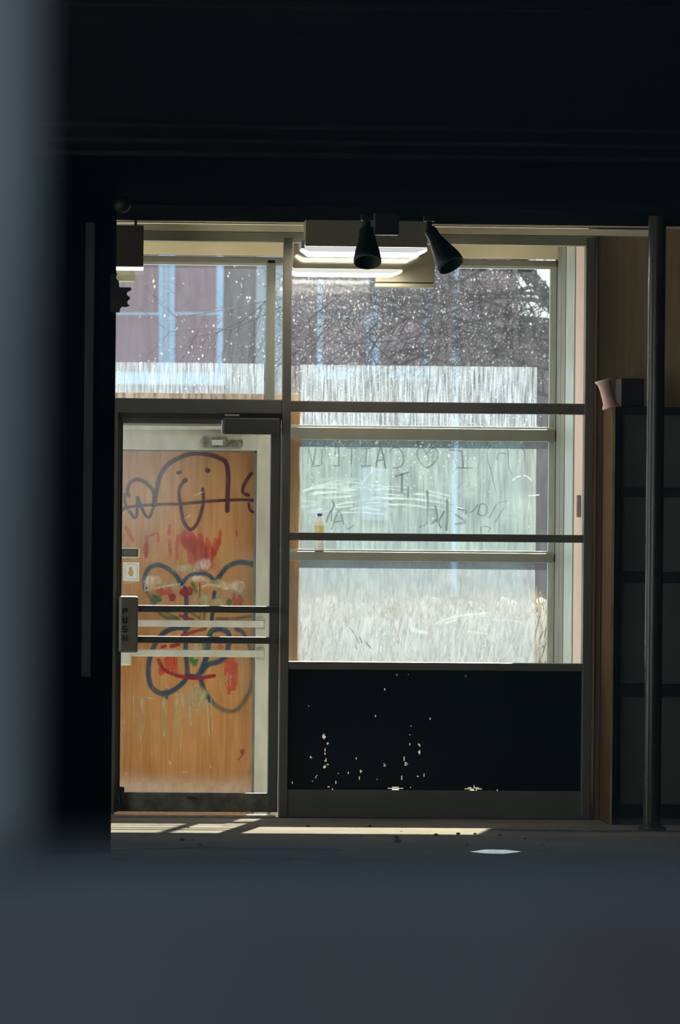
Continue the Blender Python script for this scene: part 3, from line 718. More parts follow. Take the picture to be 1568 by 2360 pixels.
strokes_split('cream_drip', CREAM, ply, [
    (8, H((240, 870), (242, 960), (247, 1080))), (16, H((312, 900), (315, 1020), (305, 1160))), (8, H((305, 1150), (300, 1235))), (9, H((330, 880), (400, 890))), (12, H((492, 890), (490, 1050), (490, 1195))), (14, H((490, 1050), (492, 1140))),
    (17, H((600, 850), (598, 980), (602, 1130))), (15, H((650, 830), (650, 920), (652, 1040))), (14, H((700, 850), (705, 1000), (710, 1120))), (3.5, H((640, 1000), (635, 1200), (630, 1340))), (3, H((600, 1000), (602, 1220))),
    (5, H((845, 900), (855, 1050), (866, 1200))), (4, H((880, 880), (886, 1020), (890, 1150))), (12, H((770, 780), (775, 880), (790, 960))), (8, H((740, 800), (745, 930), (765, 1010))), (4, H((950, 690), (960, 800), (985, 870))), (3, H((1010, 700), (1012, 790))), (3, H((1035, 690), (1040, 790)))],
    yy - 0.0011, [(456, 1600, 30, 26), (452, 1500, 12, 28), (500, 1395, 22, 22), (430, 1310, 40, 12), (470, 1385, 16, 24), (500, 1345, 25, 14)])
strokes_split('knot', paint('knot_dark', (0.10, 0.05, 0.03), 0.6, 0.9, 40), ply, [(5, [(545, 1224), (547, 1236)]), (4, [(559, 1730), (558, 1742), (548, 1752)])], yy, [(560, 1733, 7, 9)])
# mist along the foot of the door glass
strokes('foot_mist', paint('foot_mist', (0.92, 0.84, 0.78), 0.5, 1.0, 25, grain=0.35), door2, [(110, [(240, 1826), (330, 1824), (440, 1828), (540, 1830), (598, 1828)])], YO + 0.0105)
# scuffs and smears on the door glass in front of the board
strokes_split('glass_smear', CHALK, door2, [
    (7, [(333, 1362), (352, 1357), (378, 1352), (415, 1346)]), (6, [(336, 1340), (334, 1358)]), (8, [(440, 1330), (462, 1334), (480, 1340)]), (9, [(465, 1352), (485, 1348), (508, 1352)]), (5, [(545, 1345), (555, 1342)]), (6, [(538, 1355), (556, 1364)]),
    (5, [(425, 1198), (433, 1190), (443, 1186)]), (4, [(447, 1143), (470, 1133)]), (3, [(332, 1171), (354, 1171)]), (6, [(281, 1190), (290, 1178), (300, 1175)]), (5, [(282, 1256), (292, 1244)]), (5, [(278, 1370), (300, 1378)]), (4, [(285, 1345), (322, 1338)]),
    (3, [(283, 1670), (288, 1660)]), (3, [(279, 1688), (283, 1678)]), (5, [(390, 1754), (393, 1760)]), (5, [(484, 1763), (486, 1770)]), (4, [(422, 1781), (433, 1778)]), (5, [(401, 1792), (403, 1796)]), (4, [(290, 1782), (292, 1786)]), (4, [(281, 1795), (283, 1806)]),
    (3, [(347, 1734), (350, 1738)]), (3, [(385, 1580), (389, 1586)]), (3, [(324, 1740), (328, 1730)])], YO + 0.011,
    [(455, 1333, 24, 9), (548, 1350, 22, 16), (296, 1385, 16, 9), (350, 1340, 26, 20), (470, 1300, 24, 16), (520, 1350, 16, 12)])

# ------------------------------------------------------------------ lamps and boxes at the shopfront head
LENS = emit('lamp_lens', (1.0, 0.92, 0.78), 14.0)
SKIRT = emit('lens_skirt', (0.95, 0.97, 1.0), 0.35)
def wrap_lamp(px0, py0, px1, py1, plens, Y, label):
    c = pt((px0 + px1) / 2, py1, Y)
    t = tag(empty('ceiling_lamp', (c.x, Y + 0.1, c.z)), label, 'lamp', 'wrap ceiling lamps at the entrance')
    x0, x1 = X(px0, py1, Y), X(px1, py1, Y); zt = (ZC if Y < 0 else LC); zl = Z((px0 + px1) / 2, plens, Y); zb = Z((px0 + px1) / 2, py1, Y)
    box('lamp_body', mat('olive_enamel', (0.30, 0.265, 0.185), 0.5, 0, 0.06, 4), t, x0, x1, Y, Y + 0.22, zl, zt - 0.001, 0.003)
    bm = bmesh.new()
    n = 9; rows = []
    for x in (x0 - 0.02, x0 + 0.02, x1 - 0.06, x1 + 0.0):
        k = 1.0 if x in (x0 + 0.02, x1 - 0.06) else 0.35
        row = []
        for i in range(n):
            a = math.pi * i / (n - 1)
            yv = Y + 0.11 - math.cos(a) * 0.108; zv = zl - (zl - zb) * k * min(1, math.sin(a) * 1.6)
            row.append(bm.verts.new((x, yv, zv)))
        rows.append(row)
    for a, b in zip(rows, rows[1:]):
        for i in range(n - 1): bm.faces.new((a[i], a[i + 1], b[i + 1], b[i]))
    bm.faces.new(rows[0]); bm.faces.new(rows[-1][::-1])
    ob = finish(bm, 'lamp_lens', [SKIRT, LENS], t, False)
    for p in ob.data.polygons: p.material_index = 1 if abs(p.normal.z) > 0.75 else 0
    bm = bmesh.new(); add_box(bm, x0 - 0.024, x0 - 0.004, Y - 0.006, Y + 0.226, zl - 0.012, zl + 0.03, 0.003)
    finish(bm, 'end_clip', SILVER, t)
    return t
wrap_lamp(704, 524, 985, 589, 569, -0.42, 'beige wrap lamp with bright lens behind the upright spotlight')
wrap_lamp(676, 560, 928, 635, 620, 1.25, 'lower bright lamp hanging inside the lobby above the window')
eb = tag(empty('emergency_box', tuple(pt(934, 662, 1.5))), 'beige steel box hanging at the lobby window head', 'electrical box')
pbox('box_body', mat('olive_steel', (0.19, 0.17, 0.12), 0.55, 0, 0.06, 4), eb, 866, 560, 1003, 651, 1.5, 0.16, 0.006)
pbox('box_lid', mat('olive_lid', (0.24, 0.215, 0.15), 0.5), eb, 865, 653, 1004, 662, 1.495, 0.165, 0.004)
hx, hz = X(934, 560, 1.55), Z(934, 560, 1.5)
box('hanger', FRAME2, eb, hx - 0.02, hx + 0.02, 1.55, 1.59, hz - 0.01, LC + 0.01, 0.002)
# left wrap lamp, built as a dark box with a glowing underside
sb = tag(empty('left_lamp', tuple(pt(300, 616, -0.3))), 'dark brown hanging lamp with bright underside at the left', 'sign box')
pbox('box_body', mat('dark_brown_box', (0.06, 0.045, 0.032), 0.6, 0, 0.2, 6), sb, 262, 519, 331, 614, -0.30, 0.14, 0.004)
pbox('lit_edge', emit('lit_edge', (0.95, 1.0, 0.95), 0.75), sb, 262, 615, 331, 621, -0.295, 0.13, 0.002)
zt = Z(300, 520, -0.3)
box('hanger', DARKHW, sb, X(310, 520, -0.25), X(316, 520, -0.25), -0.25, -0.22, zt - 0.01, ZC + 0.01, 0.001)
tag(pbox('unlit_lamp', mat('olive_box', (0.42, 0.41, 0.30), 0.6), None, 262, 622, 311, 648, YO - 0.09, 0.085, 0.006), 'small pale olive lamp body on the transom under the dark hanging lamp', 'electrical box')  # second lobby lamp at the left, body only, no lit lens

# ------------------------------------------------------------------ black spotlights
def spot(p_top, p_mouth, r_top, r_mouth, Y, label, stem):
    A, B = pt(*p_top, Y), pt(*p_mouth, Y - 0.10)
    t = tag(empty('spotlight', tuple(A)), label, 'spotlight', 'black spotlights under the ceiling')
    d = (B - A); Ln = d.length; mt = Matrix.Translation(A) @ d.to_track_quat('Z', 'Y').to_matrix().to_4x4()
    k = 1 / scale(Y)
    bm = bmesh.new()
    add_lathe(bm, [(0.001, 0), (r_top * k * 0.9, 0.004), (r_top * k, 0.02), (r_top * k * 1.02, Ln * 0.25), (r_mouth * k * 0.96, Ln * 0.8), (r_mouth * k, Ln * 0.9), (r_mouth * k, Ln), (r_mouth * k * 0.9, Ln), (r_mouth * k * 0.8, Ln * 0.7), (0.001, Ln * 0.65)], 28, mt)
    finish(bm, 'shade', BLACKMETAL, t, True)
    bm = bmesh.new(); add_lathe(bm, [(0.001, Ln * 0.655), (r_mouth * k * 0.5, Ln * 0.66), (r_mouth * k * 0.7, Ln * 0.74)], 20, mt)
    finish(bm, 'bulb_face', mat('dark_bulb', (0.02, 0.02, 0.022), 0.3), t, True)
    bm = bmesh.new(); add_tube(bm, A - d.normalized() * 0.0, Vector((A.x, A.y + 0.02, ZC + 0.01)), stem, stem, 8)
    add_box(bm, A.x - 0.03, A.x + 0.03, A.y - 0.02, A.y + 0.05, ZC - 0.03, ZC + 0.01, 0.004)
    finish(bm, 'mount', BLACKMETAL, t)
spot((846, 528), (847.5, 604), 19, 32, -0.9, 'black conical spotlight pointing down over the left lamp', 0.022)
spot((990, 528), (1041, 612), 15, 32, -0.9, 'tilted black spotlight right of the upright one', 0.014)
tr = tag(pbox('track_box', BLACKMETAL, None, 864, 478, 920, 541, -1.1, 0.1, 0.006), 'black track feed box hanging beside the upright spotlight', 'electrical box')

# ------------------------------------------------------------------ bottle on the outer transom bar
bz = Z(737, 1268, YO - 0.02); bx = X(737, 1230, YO)
bt = tag(empty('bottle', (bx, YO + 0.0, bz)), 'white plastic bottle with blue cap standing on the window rail', 'bottle')
k = 1 / scale(YO)
mt = Matrix.Translation((bx, YO - 0.0, bz))
bm = bmesh.new(); add_lathe(bm, [(0.001, 0), (11.5 * k, 0.0), (12 * k, 4 * k), (12 * k, 40 * k)], 20, mt); add_lathe(bm, [(12.2 * k, 56 * k), (12.2 * k, 60 * k), (9 * k, 68 * k), (5.5 * k, 76 * k), (5 * k, 80 * k), (0.001, 80 * k)], 20, mt)
finish(bm, 'body', mat('bottle_white', (0.95, 0.95, 0.95), 0.35), bt, True)
bm = bmesh.new(); add_lathe(bm, [(12.0 * k, 38 * k), (11.8 * k, 42 * k), (11.8 * k, 54 * k), (12.2 * k, 57 * k)], 20, mt)
finish(bm, 'label_band', mat('bottle_band', (0.75, 0.62, 0.25), 0.4), bt, True)
bm = bmesh.new(); add_lathe(bm, [(0.001, 79 * k), (5.6 * k, 79 * k), (5.6 * k, 84 * k), (5.0 * k, 85 * k), (0.001, 85 * k)], 16, mt)
finish(bm, 'cap', mat('bottle_cap', (0.05, 0.08, 0.55), 0.4), bt, True)

# ------------------------------------------------------------------ right side: shelving, pipe, pink cup
YSH = -0.55
su = tag(empty('shelving_unit', (X(1500, 1870, YSH), YSH, 0)), 'tall dark wall shelving beside the brown panelling', 'shelving')
sx0, sx1 = X(1409, 1400, YSH), X(1640, 1400, YSH)
ztop = Z(1480, 938, YSH)
box('side_panel', mat('shelf_side', (0.12, 0.066, 0.034), 0.8, 0, 0.15, 4, 0.0, 30, (5, 5, 0.4), spec=0.03), su, sx0, sx0 + 0.016, YSH, -0.005, 0, ztop + 0.003, 0.002)
box('edge_strip', mat('edge_tan', (0.42, 0.27, 0.11), 0.6), su, sx0 + 0.001, sx0 + 0.014, YSH - 0.003, YSH, 0, ztop, 0)
box('upright', SHELFDARK, su, sx0 + 0.016, sx0 + 0.04, YSH + 0.005, -0.005, 0, ztop, 0.002)
box('back_panel', SHELFBACK, su, sx0 + 0.04, sx1, YSH + 0.05, YSH + 0.065, 0, ztop, 0)
for a, b in ((938, 956), (1124, 1146), (1318, 1344), (1576, 1606), (1855, 1885)):
    box('shelf', SHELFDARK, su, sx0 + 0.04, sx1, YSH + 0.01, -0.04, Z(1500, b, YSH), Z(1500, a, YSH), 0.003)
box('side_panel', SHELFDARK, su, sx1, sx1 + 0.02, YSH, -0.005, 0, ztop, 0.002)
# top box standing on the shelving (dark)
tag(pbox('cardboard_box', mat('dark_card', (0.045, 0.035, 0.028), 0.8), None, 1432, 872, 1485, 937, -0.40, 0.28, 0.004), 'dark carton on top of the shelving behind the pink cup', 'box')
# pipe column
YPI = -1.1
px_ = X(1509, 1250, YPI)
pc = tag(empty('pipe_column', (px_, YPI, 0)), 'dark steel pipe column standing in front of the shelving', 'pipe')
bm = bmesh.new(); add_lathe(bm, [(0.046, 0.02), (0.046, ZC)], 28, Matrix.Translation((px_, YPI, 0))); finish(bm, 'shaft', PIPE, pc, True)
bm = bmesh.new(); add_lathe(bm, [(0.001, 0.0), (0.075, 0.0), (0.075, 0.015), (0.05, 0.022), (0.05, 0.03), (0.046, 0.04)], 24, Matrix.Translation((px_, YPI, 0))); finish(bm, 'floor_flange', PIPE, pc, False)
# pink cup
A = pt(1409, 940, -0.52); B = pt(1391, 876, -0.52)
d = B - A; Ln = d.length; mt = Matrix.Translation(Vector((A.x, A.y, A.z))) @ d.to_track_quat('Z', 'Y').to_matrix().to_4x4()
k = 1 / scale(-0.5)
pk = tag(empty('foam_cup', tuple(A)), 'pale pink waisted cup leaning on top of the shelving side', 'cup')
bm = bmesh.new(); add_lathe(bm, [(0.001, 0.0), (20 * k, 0.0), (21 * k, 0.006), (15.5 * k, 0.028), (14.5 * k, 0.07), (15 * k, Ln - 0.03), (18.5 * k, Ln - 0.004), (18.8 * k, Ln), (17 * k, Ln), (13.5 * k, Ln - 0.04), (0.001, 0.03)], 28, mt)
finish(bm, 'cup_wall', mat('pink_foam', (0.95, 0.55, 0.50), 0.7, 0, 0.08, 20), pk, True)
bm = bmesh.new(); add_lathe(bm, [(18.4 * k, Ln - 0.012), (20 * k, Ln - 0.004), (20 * k, Ln + 0.002), (17 * k, Ln + 0.002)], 28, mt)
finish(bm, 'rim', mat('pink_rim', (0.90, 0.70, 0.58), 0.6), pk, True)

# ------------------------------------------------------------------ dark partition left, with bracket
YQ = -3.5
xq = X(262, 1250, YQ)
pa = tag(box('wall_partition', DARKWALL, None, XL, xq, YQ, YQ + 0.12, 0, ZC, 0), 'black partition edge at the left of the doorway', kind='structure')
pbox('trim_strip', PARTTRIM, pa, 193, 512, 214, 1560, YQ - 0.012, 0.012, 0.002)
br = tag(empty('wall_bracket', tuple(pt(272, 690, YQ))), 'black toothed bracket on the partition edge', 'bracket')
def outline(pts, Y): return [(pt(a, b, Y).x, pt(a, b, Y).z) for a, b in pts]
bm = bmesh.new()
add_poly(bm, outline([(255, 662), (302, 662), (303, 668), (293, 673), (293, 680), (300, 685), (299, 690), (294, 693), (294, 700), (299, 704), (292, 707), (282, 706), (277, 712), (276, 719), (255, 719)], YQ - 0.03), YQ - 0.03, YQ + 0.03)
finish(bm, 'bracket_plate', BLACKMETAL, br)
bm = bmesh.new()
add_poly(bm, outline([(255, 630), (272, 630), (266, 640), (274, 648), (276, 664), (255, 664)], YQ - 0.02), YQ - 0.02, YQ + 0.02)
finish(bm, 'bracket_arm', BLACKMETAL, br)
kb = tag(empty('round_valve', tuple(pt(275, 472, YQ))), 'round black valve on the partition edge below the ceiling', 'valve')
A = pt(262, 471, YQ - 0.01); B = pt(293, 472, YQ - 0.01)
bm = bmesh.new(); add_tube(bm, A, B, 0.028, 0.028, 14); finish(bm, 'stem', BLACKMETAL, kb, False)
bm = bmesh.new(); bmesh.ops.create_uvsphere(bm, u_segments=18, v_segments=12, radius=0.042, matrix=Matrix.Translation(pt(281, 471, YQ - 0.01))); finish(bm, 'valve_head', BLACKMETAL, kb, True)

# ------------------------------------------------------------------ near window wall the view looks through (out of focus)
YN = -28.0
nz_ = Z(784, 1975, YN); nxl = X(74, 1180, YN)
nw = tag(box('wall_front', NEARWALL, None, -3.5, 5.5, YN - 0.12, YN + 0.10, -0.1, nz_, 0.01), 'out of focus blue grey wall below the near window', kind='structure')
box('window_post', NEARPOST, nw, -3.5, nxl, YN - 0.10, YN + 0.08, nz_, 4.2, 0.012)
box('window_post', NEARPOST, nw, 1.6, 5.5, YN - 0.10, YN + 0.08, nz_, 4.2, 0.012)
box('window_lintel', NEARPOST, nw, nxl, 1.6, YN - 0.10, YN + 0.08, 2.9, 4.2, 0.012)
box('window_pane', glass('dusty_veil_pane', (0.98, 0.99, 0.99), haze=0.014, hazecol=(0.15, 0.36, 0.44), streak=0.15, sx=4, sz=2, gloss=0.0), nw, nxl - 0.01, 1.61, YN + 0.0, YN + 0.006, nz_, 2.95, 0)  # thin dust with a blue veil of light put into its colour
tag(box('ground', mat('paving_near', (0.22, 0.22, 0.21), 0.85, 0, 0.2, 3), None, -14, 14, -60, YN - 0.1, -0.2, -0.1, 0), 'pavement outside the near window', kind='structure')

# ------------------------------------------------------------------ floor details: cracks, grit, puddle glint
def floor_pt(px, py, z=0.0):
    d = ray(px, py); t = (z - CAM.z) / d.z; return CAM + d * t
def floor_line(pts, w, name, m, parent, z=0.0015):
    bm = bmesh.new(); W = [floor_pt(a, b, z) for a, b in smooth_line(pts, 8)]
    L = []; R = []
    for i, p in enumerate(W):
        ww = w * random.uniform(0.5, 1.3) * (0.3 if i in (0, len(W) - 1) else 1)
        L.append(bm.verts.new(p + Vector((0, ww, 0)))); R.append(bm.verts.new(p - Vector((0, ww, 0))))
    for i in range(len(W) - 1): bm.faces.new((L[i], L[i + 1], R[i + 1], R[i]))
    return finish(bm, name, m, parent)
CRACK = mat('crack_dark', (0.022, 0.021, 0.02), 0.9)
floor_line([(235, 1962), (330, 1956), (400, 1955), (480, 1952), (560, 1956), (650, 1956), (720, 1957), (790, 1958)], 0.07, 'crack', CRACK, fl)
floor_line([(555, 1979), (585, 1980), (630, 1982), (680, 1978), (740, 1982), (830, 1981), (900, 1983)], 0.10, 'crack', CRACK, fl)
floor_line([(1120, 1911), (1200, 1913), (1300, 1914), (1400, 1915), (1568, 1915)], 0.06, 'crack', CRACK, fl)
floor_line([(245, 1980), (275, 1979), (295, 1980)], 0.09, 'crack', CRACK, fl)
GRIT = mat('grit', (0.03, 0.028, 0.025), 0.9)
rnd = random.Random(5)
spots = [(420, 1937, 6), (461, 1949, 5), (1005, 1926, 6), (916, 1942, 10), (914, 1932, 6), (1056, 1924, 6), (1095, 1923, 4), (1153, 1926, 4), (1077, 1949, 4), (710, 1905, 4), (853, 1905, 4), (434, 1908, 3), (610, 1906, 3), (1210, 1934, 4)]
for i in range(14): spots.append((rnd.uniform(420, 1300), rnd.uniform(1916, 1960), rnd.uniform(1.5, 3)))
base = None
for i, (a, b, r) in enumerate(spots):
    p = floor_pt(a, b)
    if base is None:
        bm = bmesh.new(); bmesh.ops.create_icosphere(bm, subdivisions=1, radius=1.0)
        for v in bm.verts: v.co *= rnd.uniform(0.7, 1.2)
        base = finish(bm, 'rubble_bit', GRIT, None); o = base
    else:
        o = base.copy(); COL.objects.link(o)
    s = r / scale(p.y)
    o.scale = (s, s * 1.5, s * 0.6); o.location = (p.x, p.y, s * 0.42); o.rotation_euler = (0, 0, rnd.uniform(0, 6))
    tag(o, {3: 'largest dark lump of rubble on the floor below the base panel', 0: 'dark crumb of rubble on the floor before the door', 2: 'dark crumb at the edge of the sunlit strip right of the largest lump'}.get(i, 'tiny dark crumb of rubble scattered before the shopfront'), 'rubble', 'rubble crumbs on the floor')
# tilted mirror plate made up to give the glint of a puddle
pp = floor_pt(1145, 1970)
bm = bmesh.new(); sh = [(-0.13, -0.01), (-0.06, -0.05), (0.03, -0.06), (0.12, 0.0), (0.05, 0.045), (-0.05, 0.05)]
lo = [bm.verts.new((pp.x + x, pp.y + y, 0.001 + (y + 0.09) * 0.13)) for x, y in sh]
hi = [bm.verts.new((pp.x + x, pp.y + y, 0.005 + (y + 0.09) * 0.13)) for x, y in sh]
bm.faces.new(hi); bm.faces.new(lo[::-1])
for i in range(len(sh)): bm.faces.new((lo[i], lo[(i + 1) % 6], hi[(i + 1) % 6], hi[i]))
mir = mat('glint_mirror', (0.85, 0.88, 0.90), 0.03, 1.0, 0.02, 3)
tag(finish(bm, 'glint_mirror', mir, None), 'tilted mirror plate standing in for a puddle glint', 'glint plate')

# ------------------------------------------------------------------ outside: ground, bank, building, tree
tag(box('bounce_yard_side', mat('pavement_pale', (0.42, 0.41, 0.39), 0.9, 0, 0.12, 2), None, -16, XL - 0.15, -27, 1.93, -0.30, -0.16, 0), 'pale yard added to bounce sunlight into the left windows', kind='structure')  # unseen ground added for the light it throws up into the shop
tag(box('bounce_yard_corner', MATS['pavement_pale'], None, XL - 0.14, -0.76, 0.13, 1.93, -0.30, -0.16, 0), 'pale yard added to bounce sun into the lobby side light', kind='structure')  # unseen strip of ground added as a bounce surface for the lobby
ASPH = mat('street', (0.17, 0.18, 0.18), 0.9, 0, 0.15, 0.7)
tag(box('ground_street', ASPH, None, -40, 60, 1.95, 200, -0.5, -0.25, 0), 'grey street outside the shop', kind='structure')
tag(box('pavement', mat('pavement_pale', (0.42, 0.41, 0.39), 0.9, 0, 0.12, 2), None, -6, 12, 1.93, 6.0, -0.26, -0.14, 0), 'pale pavement outside the outer shopfront', kind='structure')
# dry grass bank
YB = 11.0
def bank():
    zt_ = Z(950, 1365, YB)
    x0, x1 = X(560, 1300, YB) - 1.5, X(1400, 1300, YB) + 1.5
    bm = bmesh.new(); n = 40; prof = [(YB - 2.6, -0.26), (YB - 1.8, zt_ * 0.35), (YB - 0.8, zt_ * 0.8), (YB, zt_ - 0.05), (YB + 1.2, zt_ - 0.15), (YB + 2.5, -0.26)]
    rows = []
    for y, z in prof:
        rows.append([bm.verts.new((x0 + (x1 - x0) * i / n, y + rnd.uniform(-.08, .08), z + (rnd.uniform(-.04, .04) if z > -.2 else 0))) for i in range(n + 1)])
    for a, b in zip(rows, rows[1:]):
        for i in range(n): bm.faces.new((a[i], a[i + 1], b[i + 1], b[i]))
    o = finish(bm, 'grass_bank', mat('dry_earth', (0.13, 0.11, 0.08), 0.95, 0, 0.25, 3), None, True)
    tag(o, 'low bank of dry tan grass seen through the bottom pane', 'grass bank')
    vs, fs = [], []
    for i in range(9000):
        x = rnd.uniform(x0, x1); s = rnd.random(); y = YB - 2.4 + 2.5 * s
        z = -0.26
        for (ya, za), (yb, zb) in zip(prof, prof[1:]):
            if ya <= y <= yb: z = za + (zb - za) * (y - ya) / (yb - ya)
        h = rnd.uniform(0.05, 0.16); w_ = 0.007; lx, ly = rnd.gauss(0, .03), rnd.gauss(0, .03); a = rnd.uniform(0, 3.14)
        b0 = len(vs); dx, dy = w_ * math.cos(a), w_ * math.sin(a)
        vs += [(x - dx, y - dy, z), (x + dx, y + dy, z), (x + lx, y + ly, z + h)]; fs.append((b0, b0 + 1, b0 + 2))
    me = bpy.data.meshes.new('grass_blades'); me.from_pydata(vs, [], fs)
    g = link('grass_blades', me, grassm, o); g['kind'] = 'stuff'
grassm = bpy.data.materials.new('dry_grass'); grassm.use_nodes = True
n_ = grassm.node_tree; n_.nodes.remove(n_.nodes['Principled BSDF'])
a_ = n_.nodes.new('ShaderNodeBsdfDiffuse'); a_.inputs[0].default_value = (0.20, 0.16, 0.10, 1)
b_ = n_.nodes.new('ShaderNodeBsdfTranslucent'); b_.inputs[0].default_value = (0.17, 0.13, 0.075, 1)
c_ = n_.nodes.new('ShaderNodeMixShader'); n_.links.new(a_.outputs[0], c_.inputs[1]); n_.links.new(b_.outputs[0], c_.inputs[2]); n_.links.new(c_.outputs[0], n_.nodes['Material Output'].inputs[0])
bank()

# building across the street
YB2 = 50.0
bd = tag(empty('brick_house', (X(700, 1300, YB2), YB2, -0.25)), 'maroon brick house with pale blue window frames across the street', 'building')
BRICK = mat('maroon_brick', (0.245, 0.15, 0.155), 0.9, 0, 0.12, 1.5, 0.0)
DBRICK = mat('dark_brick', (0.19, 0.15, 0.14), 0.9, 0, 0.2, 2)
PALEBLUE = mat('blue_shade_white', (0.42, 0.56, 0.69), 0.6, 0, 0.05, 4)  # white frames; blue of the skylit shade put into their colour
PANEGL = mat('maroon_window_pane', (0.26, 0.158, 0.165), 0.5, 0, 0.12, 0.8)
GREYB = mat('grey_board', (0.36, 0.40, 0.41), 0.7, 0, 0.06, 3)
sc_ = 1
def bp(name, m, px0, py0, px1, py1, proud, parent=bd, depth=0.25): return pbox(name, m, parent, px0, py0, px1, py1, YB2 - proud, depth, 0.0)
xw0, xw1 = X(-300, 700, YB2) - 30.0, X(1196, 700, YB2)
box('wall', BRICK, bd, xw0, xw1, YB2, YB2 + 8, -0.25, 12.0, 0)
box('roof', mat('slate_roof', (0.12, 0.12, 0.13), 0.8), bd, xw0 - 0.3, xw1 + 0.3, YB2 - 0.4, YB2 + 8.4, 12.0, 12.5, 0.05)
bp('side_wing', DBRICK, 515, 560, 590, 960, 0.02, depth=0.3)
bp('corner_board', GREYB, 590, 560, 668, 960, 0.06, depth=0.3)
def house_window(px0, px1, py0, py1, mulls, rail, sill=True):
    wn = bp('window', PALEBLUE, px0, py0, px1, py1, 0.05, depth=0.2)
    xs = [px0] + [v for ab in mulls for v in ab] + [px1]
    for i in range(0, len(xs), 2):
        a, b = xs[i] + (0 if i == 0 else 0), xs[i + 1]
        if b - a < 12: continue
        for c, d in ((py0 + 4, rail - 3), (rail + 3, py1 - 4)):
            pbox('pane', PANEGL, wn, a + 1, c, b - 1, d, YB2 - 0.065, 0.02, 0)
    for a, b in mulls:
        for f in (0.3, 0.62):
            xm = a + (b - a) * f
            if b - a > 20: pbox('moulding', GREYB, wn, xm - 1.5, py0, xm + 1.5, py1, YB2 - 0.075, 0.03, 0)
    if sill: pbox('sill', PALEBLUE, wn, px0 - 6, py1, px1 + 6, py1 + 26, YB2 - 0.22, 0.25, 0)
house_window(212, 515, 520, 860, [(367, 403), (500, 515)], 722)
house_window(732, 990, 520, 850, [(732, 744), (845, 876), (978, 990)], 731)
house_window(212, 515, 1060, 1330, [(367, 403)], 1200)
bd2 = bp('shutter', PALEBLUE, 834, 1080, 896, 1198, 0.15)
for i in range(4): pbox('shutter_board', MATS['grey_board'], bd2, 836 + i * 15.5, 1084, 848 + i * 15.5, 1194, YB2 - 0.17, 0.03, 0)
bp('porch_post', PALEBLUE, 1044, 540, 1057, 1375, 0.5, depth=0.2)
bp('lower_wall', mat('green_grey_render', (0.16, 0.195, 0.172), 0.9, 0, 0.25, 0.8), 640, 972, 1208, 1420, 0.04)
# lower annex and hedge on the right
ax = tag(empty('annex_house', (X(1280, 1300, 55), 55, -0.25)), 'low dark annex right of the brick house', 'building')
box('wall', DBRICK, ax, xw1 + 0.05, xw1 + 6, 52, 58, -0.25, Z(1240, 770, 52), 0)
bm = bmesh.new(); zz = Z(1240, 770, 52)
add_poly(bm, [(xw1 + 0.02, zz), (xw1 + 6.3, zz), (xw1 + 6.3, zz + 0.15), (xw1 + 0.02, zz + 0.22)], 51.6, 58.4); finish(bm, 'roof', MATS['slate_roof'], ax)

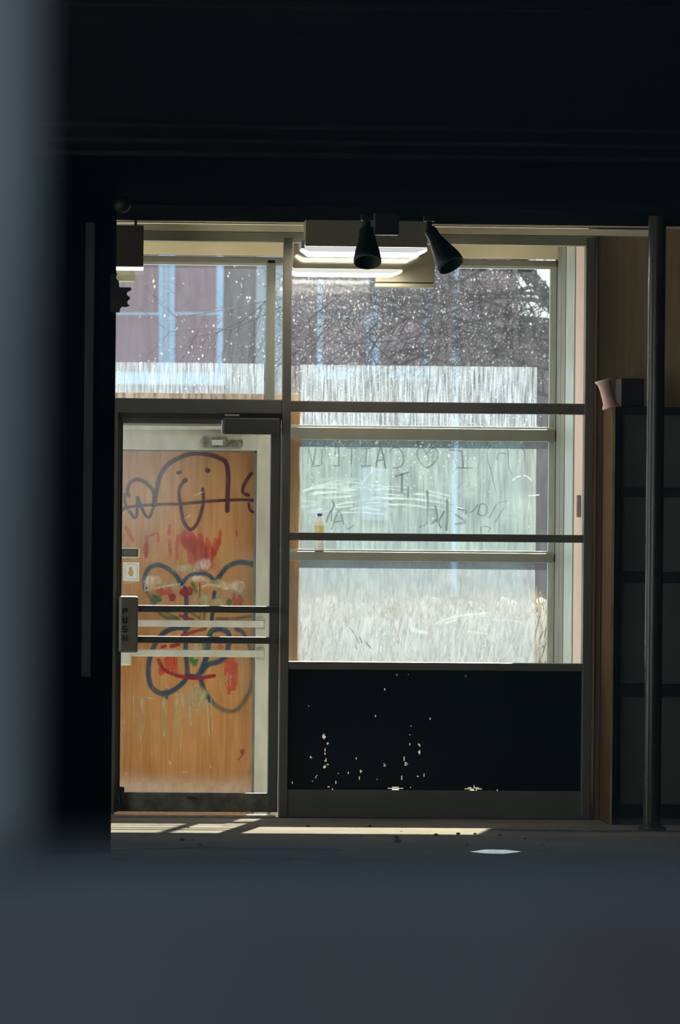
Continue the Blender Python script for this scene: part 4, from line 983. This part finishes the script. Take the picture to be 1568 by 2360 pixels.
# the wet tree
def tree():
    BARK = mat('wet_bark', (0.05, 0.046, 0.045), 0.8, 0, 0.25, 20, spec=0.08)
    YT = 15.0
    k = 1 / scale(YT)
    base = pt(1335, 1300, YT); base.z = -0.25
    t = tag(empty('wet_tree', tuple(base)), 'bare tree with icy wet twigs in front of the brick house', 'tree')
    bmT = bmesh.new(); bmB = bmesh.new(); tw_v, tw_f = [], []; ice = []
    top = pt(1320, 640, YT); top2 = pt(1170, 480, YT); 
    trunk = [base, pt(1345, 1000, YT), pt(1330, 765, YT), pt(1268, 690, YT), pt(1216, 628, YT), pt(1140, 500, YT)]
    rr = [0.15, 0.13, 0.11, 0.065, 0.055, 0.035]
    for (a, b), (r0, r1) in zip(zip(trunk, trunk[1:]), zip(rr, rr[1:])): add_tube(bmT, a, b, r0, r1, 10)
    add_tube(bmT, pt(1325, 760, YT), pt(1330, 430, YT), 0.09, 0.05, 10)
    finish(bmT, 'trunk', BARK, t, True)
    def seg(a, b, r0, r1):
        d = b - a; q_ = d.to_track_quat('Z', 'Y'); i0 = len(tw_v)
        for p, r in ((a, r0), (b, r1)):
            for j in range(3):
                an = 2.0944 * j; tw_v.append(tuple(p + q_ @ Vector((math.cos(an) * r, math.sin(an) * r, 0))))
        for j in range(3): tw_f.append((i0 + j, i0 + (j + 1) % 3, i0 + 3 + (j + 1) % 3, i0 + 3 + j))
    R = random.Random(21)
    def grow(p, d, ln, r, depth):
        n = 5 if depth < 2 else 4
        for i in range(n):
            dd = (d + Vector((R.gauss(0, .16), R.gauss(0, .16), R.gauss(0, .16) - 0.02 * depth))).normalized()
            e = p + dd * ln / n
            if depth == 0: add_tube(bmB, p, e, r, r * 0.9, 6, False)
            else: seg(p, e, r, r * 0.85)
            if depth >= 2 and R.random() < 0.34: ice.append(e.copy())
            if depth < 3:
                for _ in range(2 if depth < 2 else (1 if R.random() < .8 else 2)):
                    s = Vector((R.gauss(0, 1), R.gauss(0, .7), R.gauss(-.1, 1))); s = (s - s.dot(dd) * dd)
                    if s.length > 0.01:
                        grow(e, (dd * 0.55 + s.normalized() * 0.8).normalized(), ln * R.uniform(.38, .6), r * 0.48, depth + 1)
            p, d, r = e, dd, r * 0.9
    limbs = [((1325, 690), (-1, 0.05), 520), ((1325, 745), (-1, .06), 540), ((1330, 790), (-1, 0.10), 480), ((1335, 860), (-1, .28), 520), ((1260, 650), (-1, -.04), 440), ((1335, 760), (-.8, .5), 400),
             ((1200, 600), (-1, -.12), 420), ((1335, 950), (-.9, .35), 460), ((1120, 500), (-.9, -.45), 400), ((1330, 720), (-.7, -.2), 220), ((1335, 820), (-1, .02), 430), ((1330, 800), (-1, .05), 690), ((1330, 770), (-1, .08), 640)]
    for (a, b), (dx, dz), ln in limbs:
        grow(pt(a, b, YT) + Vector((0, R.uniform(-.3, .3), 0)), Vector((dx, R.uniform(-.15, .15), dz)).normalized(), ln * k, 0.020, 0)
    for arc in ([(1290, 705), (1230, 693), (1150, 686), (1070, 694), (1010, 712), (960, 742)], [(1290, 740), (1200, 731), (1120, 736), (1050, 752), (980, 788)], [(900, 812), (960, 804), (1040, 798), (1130, 806), (1290, 830)]):
        L = [pt(a, b, YT - 0.3) for a, b in smooth_line(arc, 5)]
        for i, (a, b) in enumerate(zip(L, L[1:])): add_tube(bmB, a, b, 0.016 * (1 - i / len(L) * .6), 0.016 * (1 - (i + 1) / len(L) * .6), 6, False)
    finish(bmB, 'branches', BARK, t, True)['kind'] = 'stuff'
    me = bpy.data.meshes.new('twigs'); me.from_pydata(tw_v, [], tw_f); o = link('twigs', me, BARK, t); o['kind'] = 'stuff'
    # ice and water beads on the twigs
    iv, jf = [], []
    for p in ice:
        r = R.uniform(0.0018, 0.0042) if R.random() < .85 else R.uniform(.004, .0065)
        i0 = len(iv); e = r * R.uniform(1, 2)
        iv += [(p.x + r, p.y, p.z), (p.x - r, p.y, p.z), (p.x, p.y + r, p.z), (p.x, p.y - r, p.z), (p.x, p.y, p.z + e), (p.x, p.y, p.z - e)]
        for a, b in ((0, 2), (2, 1), (1, 3), (3, 0)): jf += [(i0 + a, i0 + b, i0 + 4), (i0 + b, i0 + a, i0 + 5)]
    ICE = bpy.data.materials.new('ice_beads'); ICE.use_nodes = True
    n = ICE.node_tree; n.nodes.remove(n.nodes['Principled BSDF'])
    tl = n.nodes.new('ShaderNodeBsdfTranslucent'); tl.inputs[0].default_value = (0.9, 0.9, 0.9, 1)
    n.links.new(tl.outputs[0], n.nodes['Material Output'].inputs[0])
    me = bpy.data.meshes.new('ice_beads'); me.from_pydata(iv, [], jf); o = link('ice_beads', me, ICE, t); o['kind'] = 'stuff'
    print('tree twigs', len(tw_f), 'ice', len(ice))
tree()
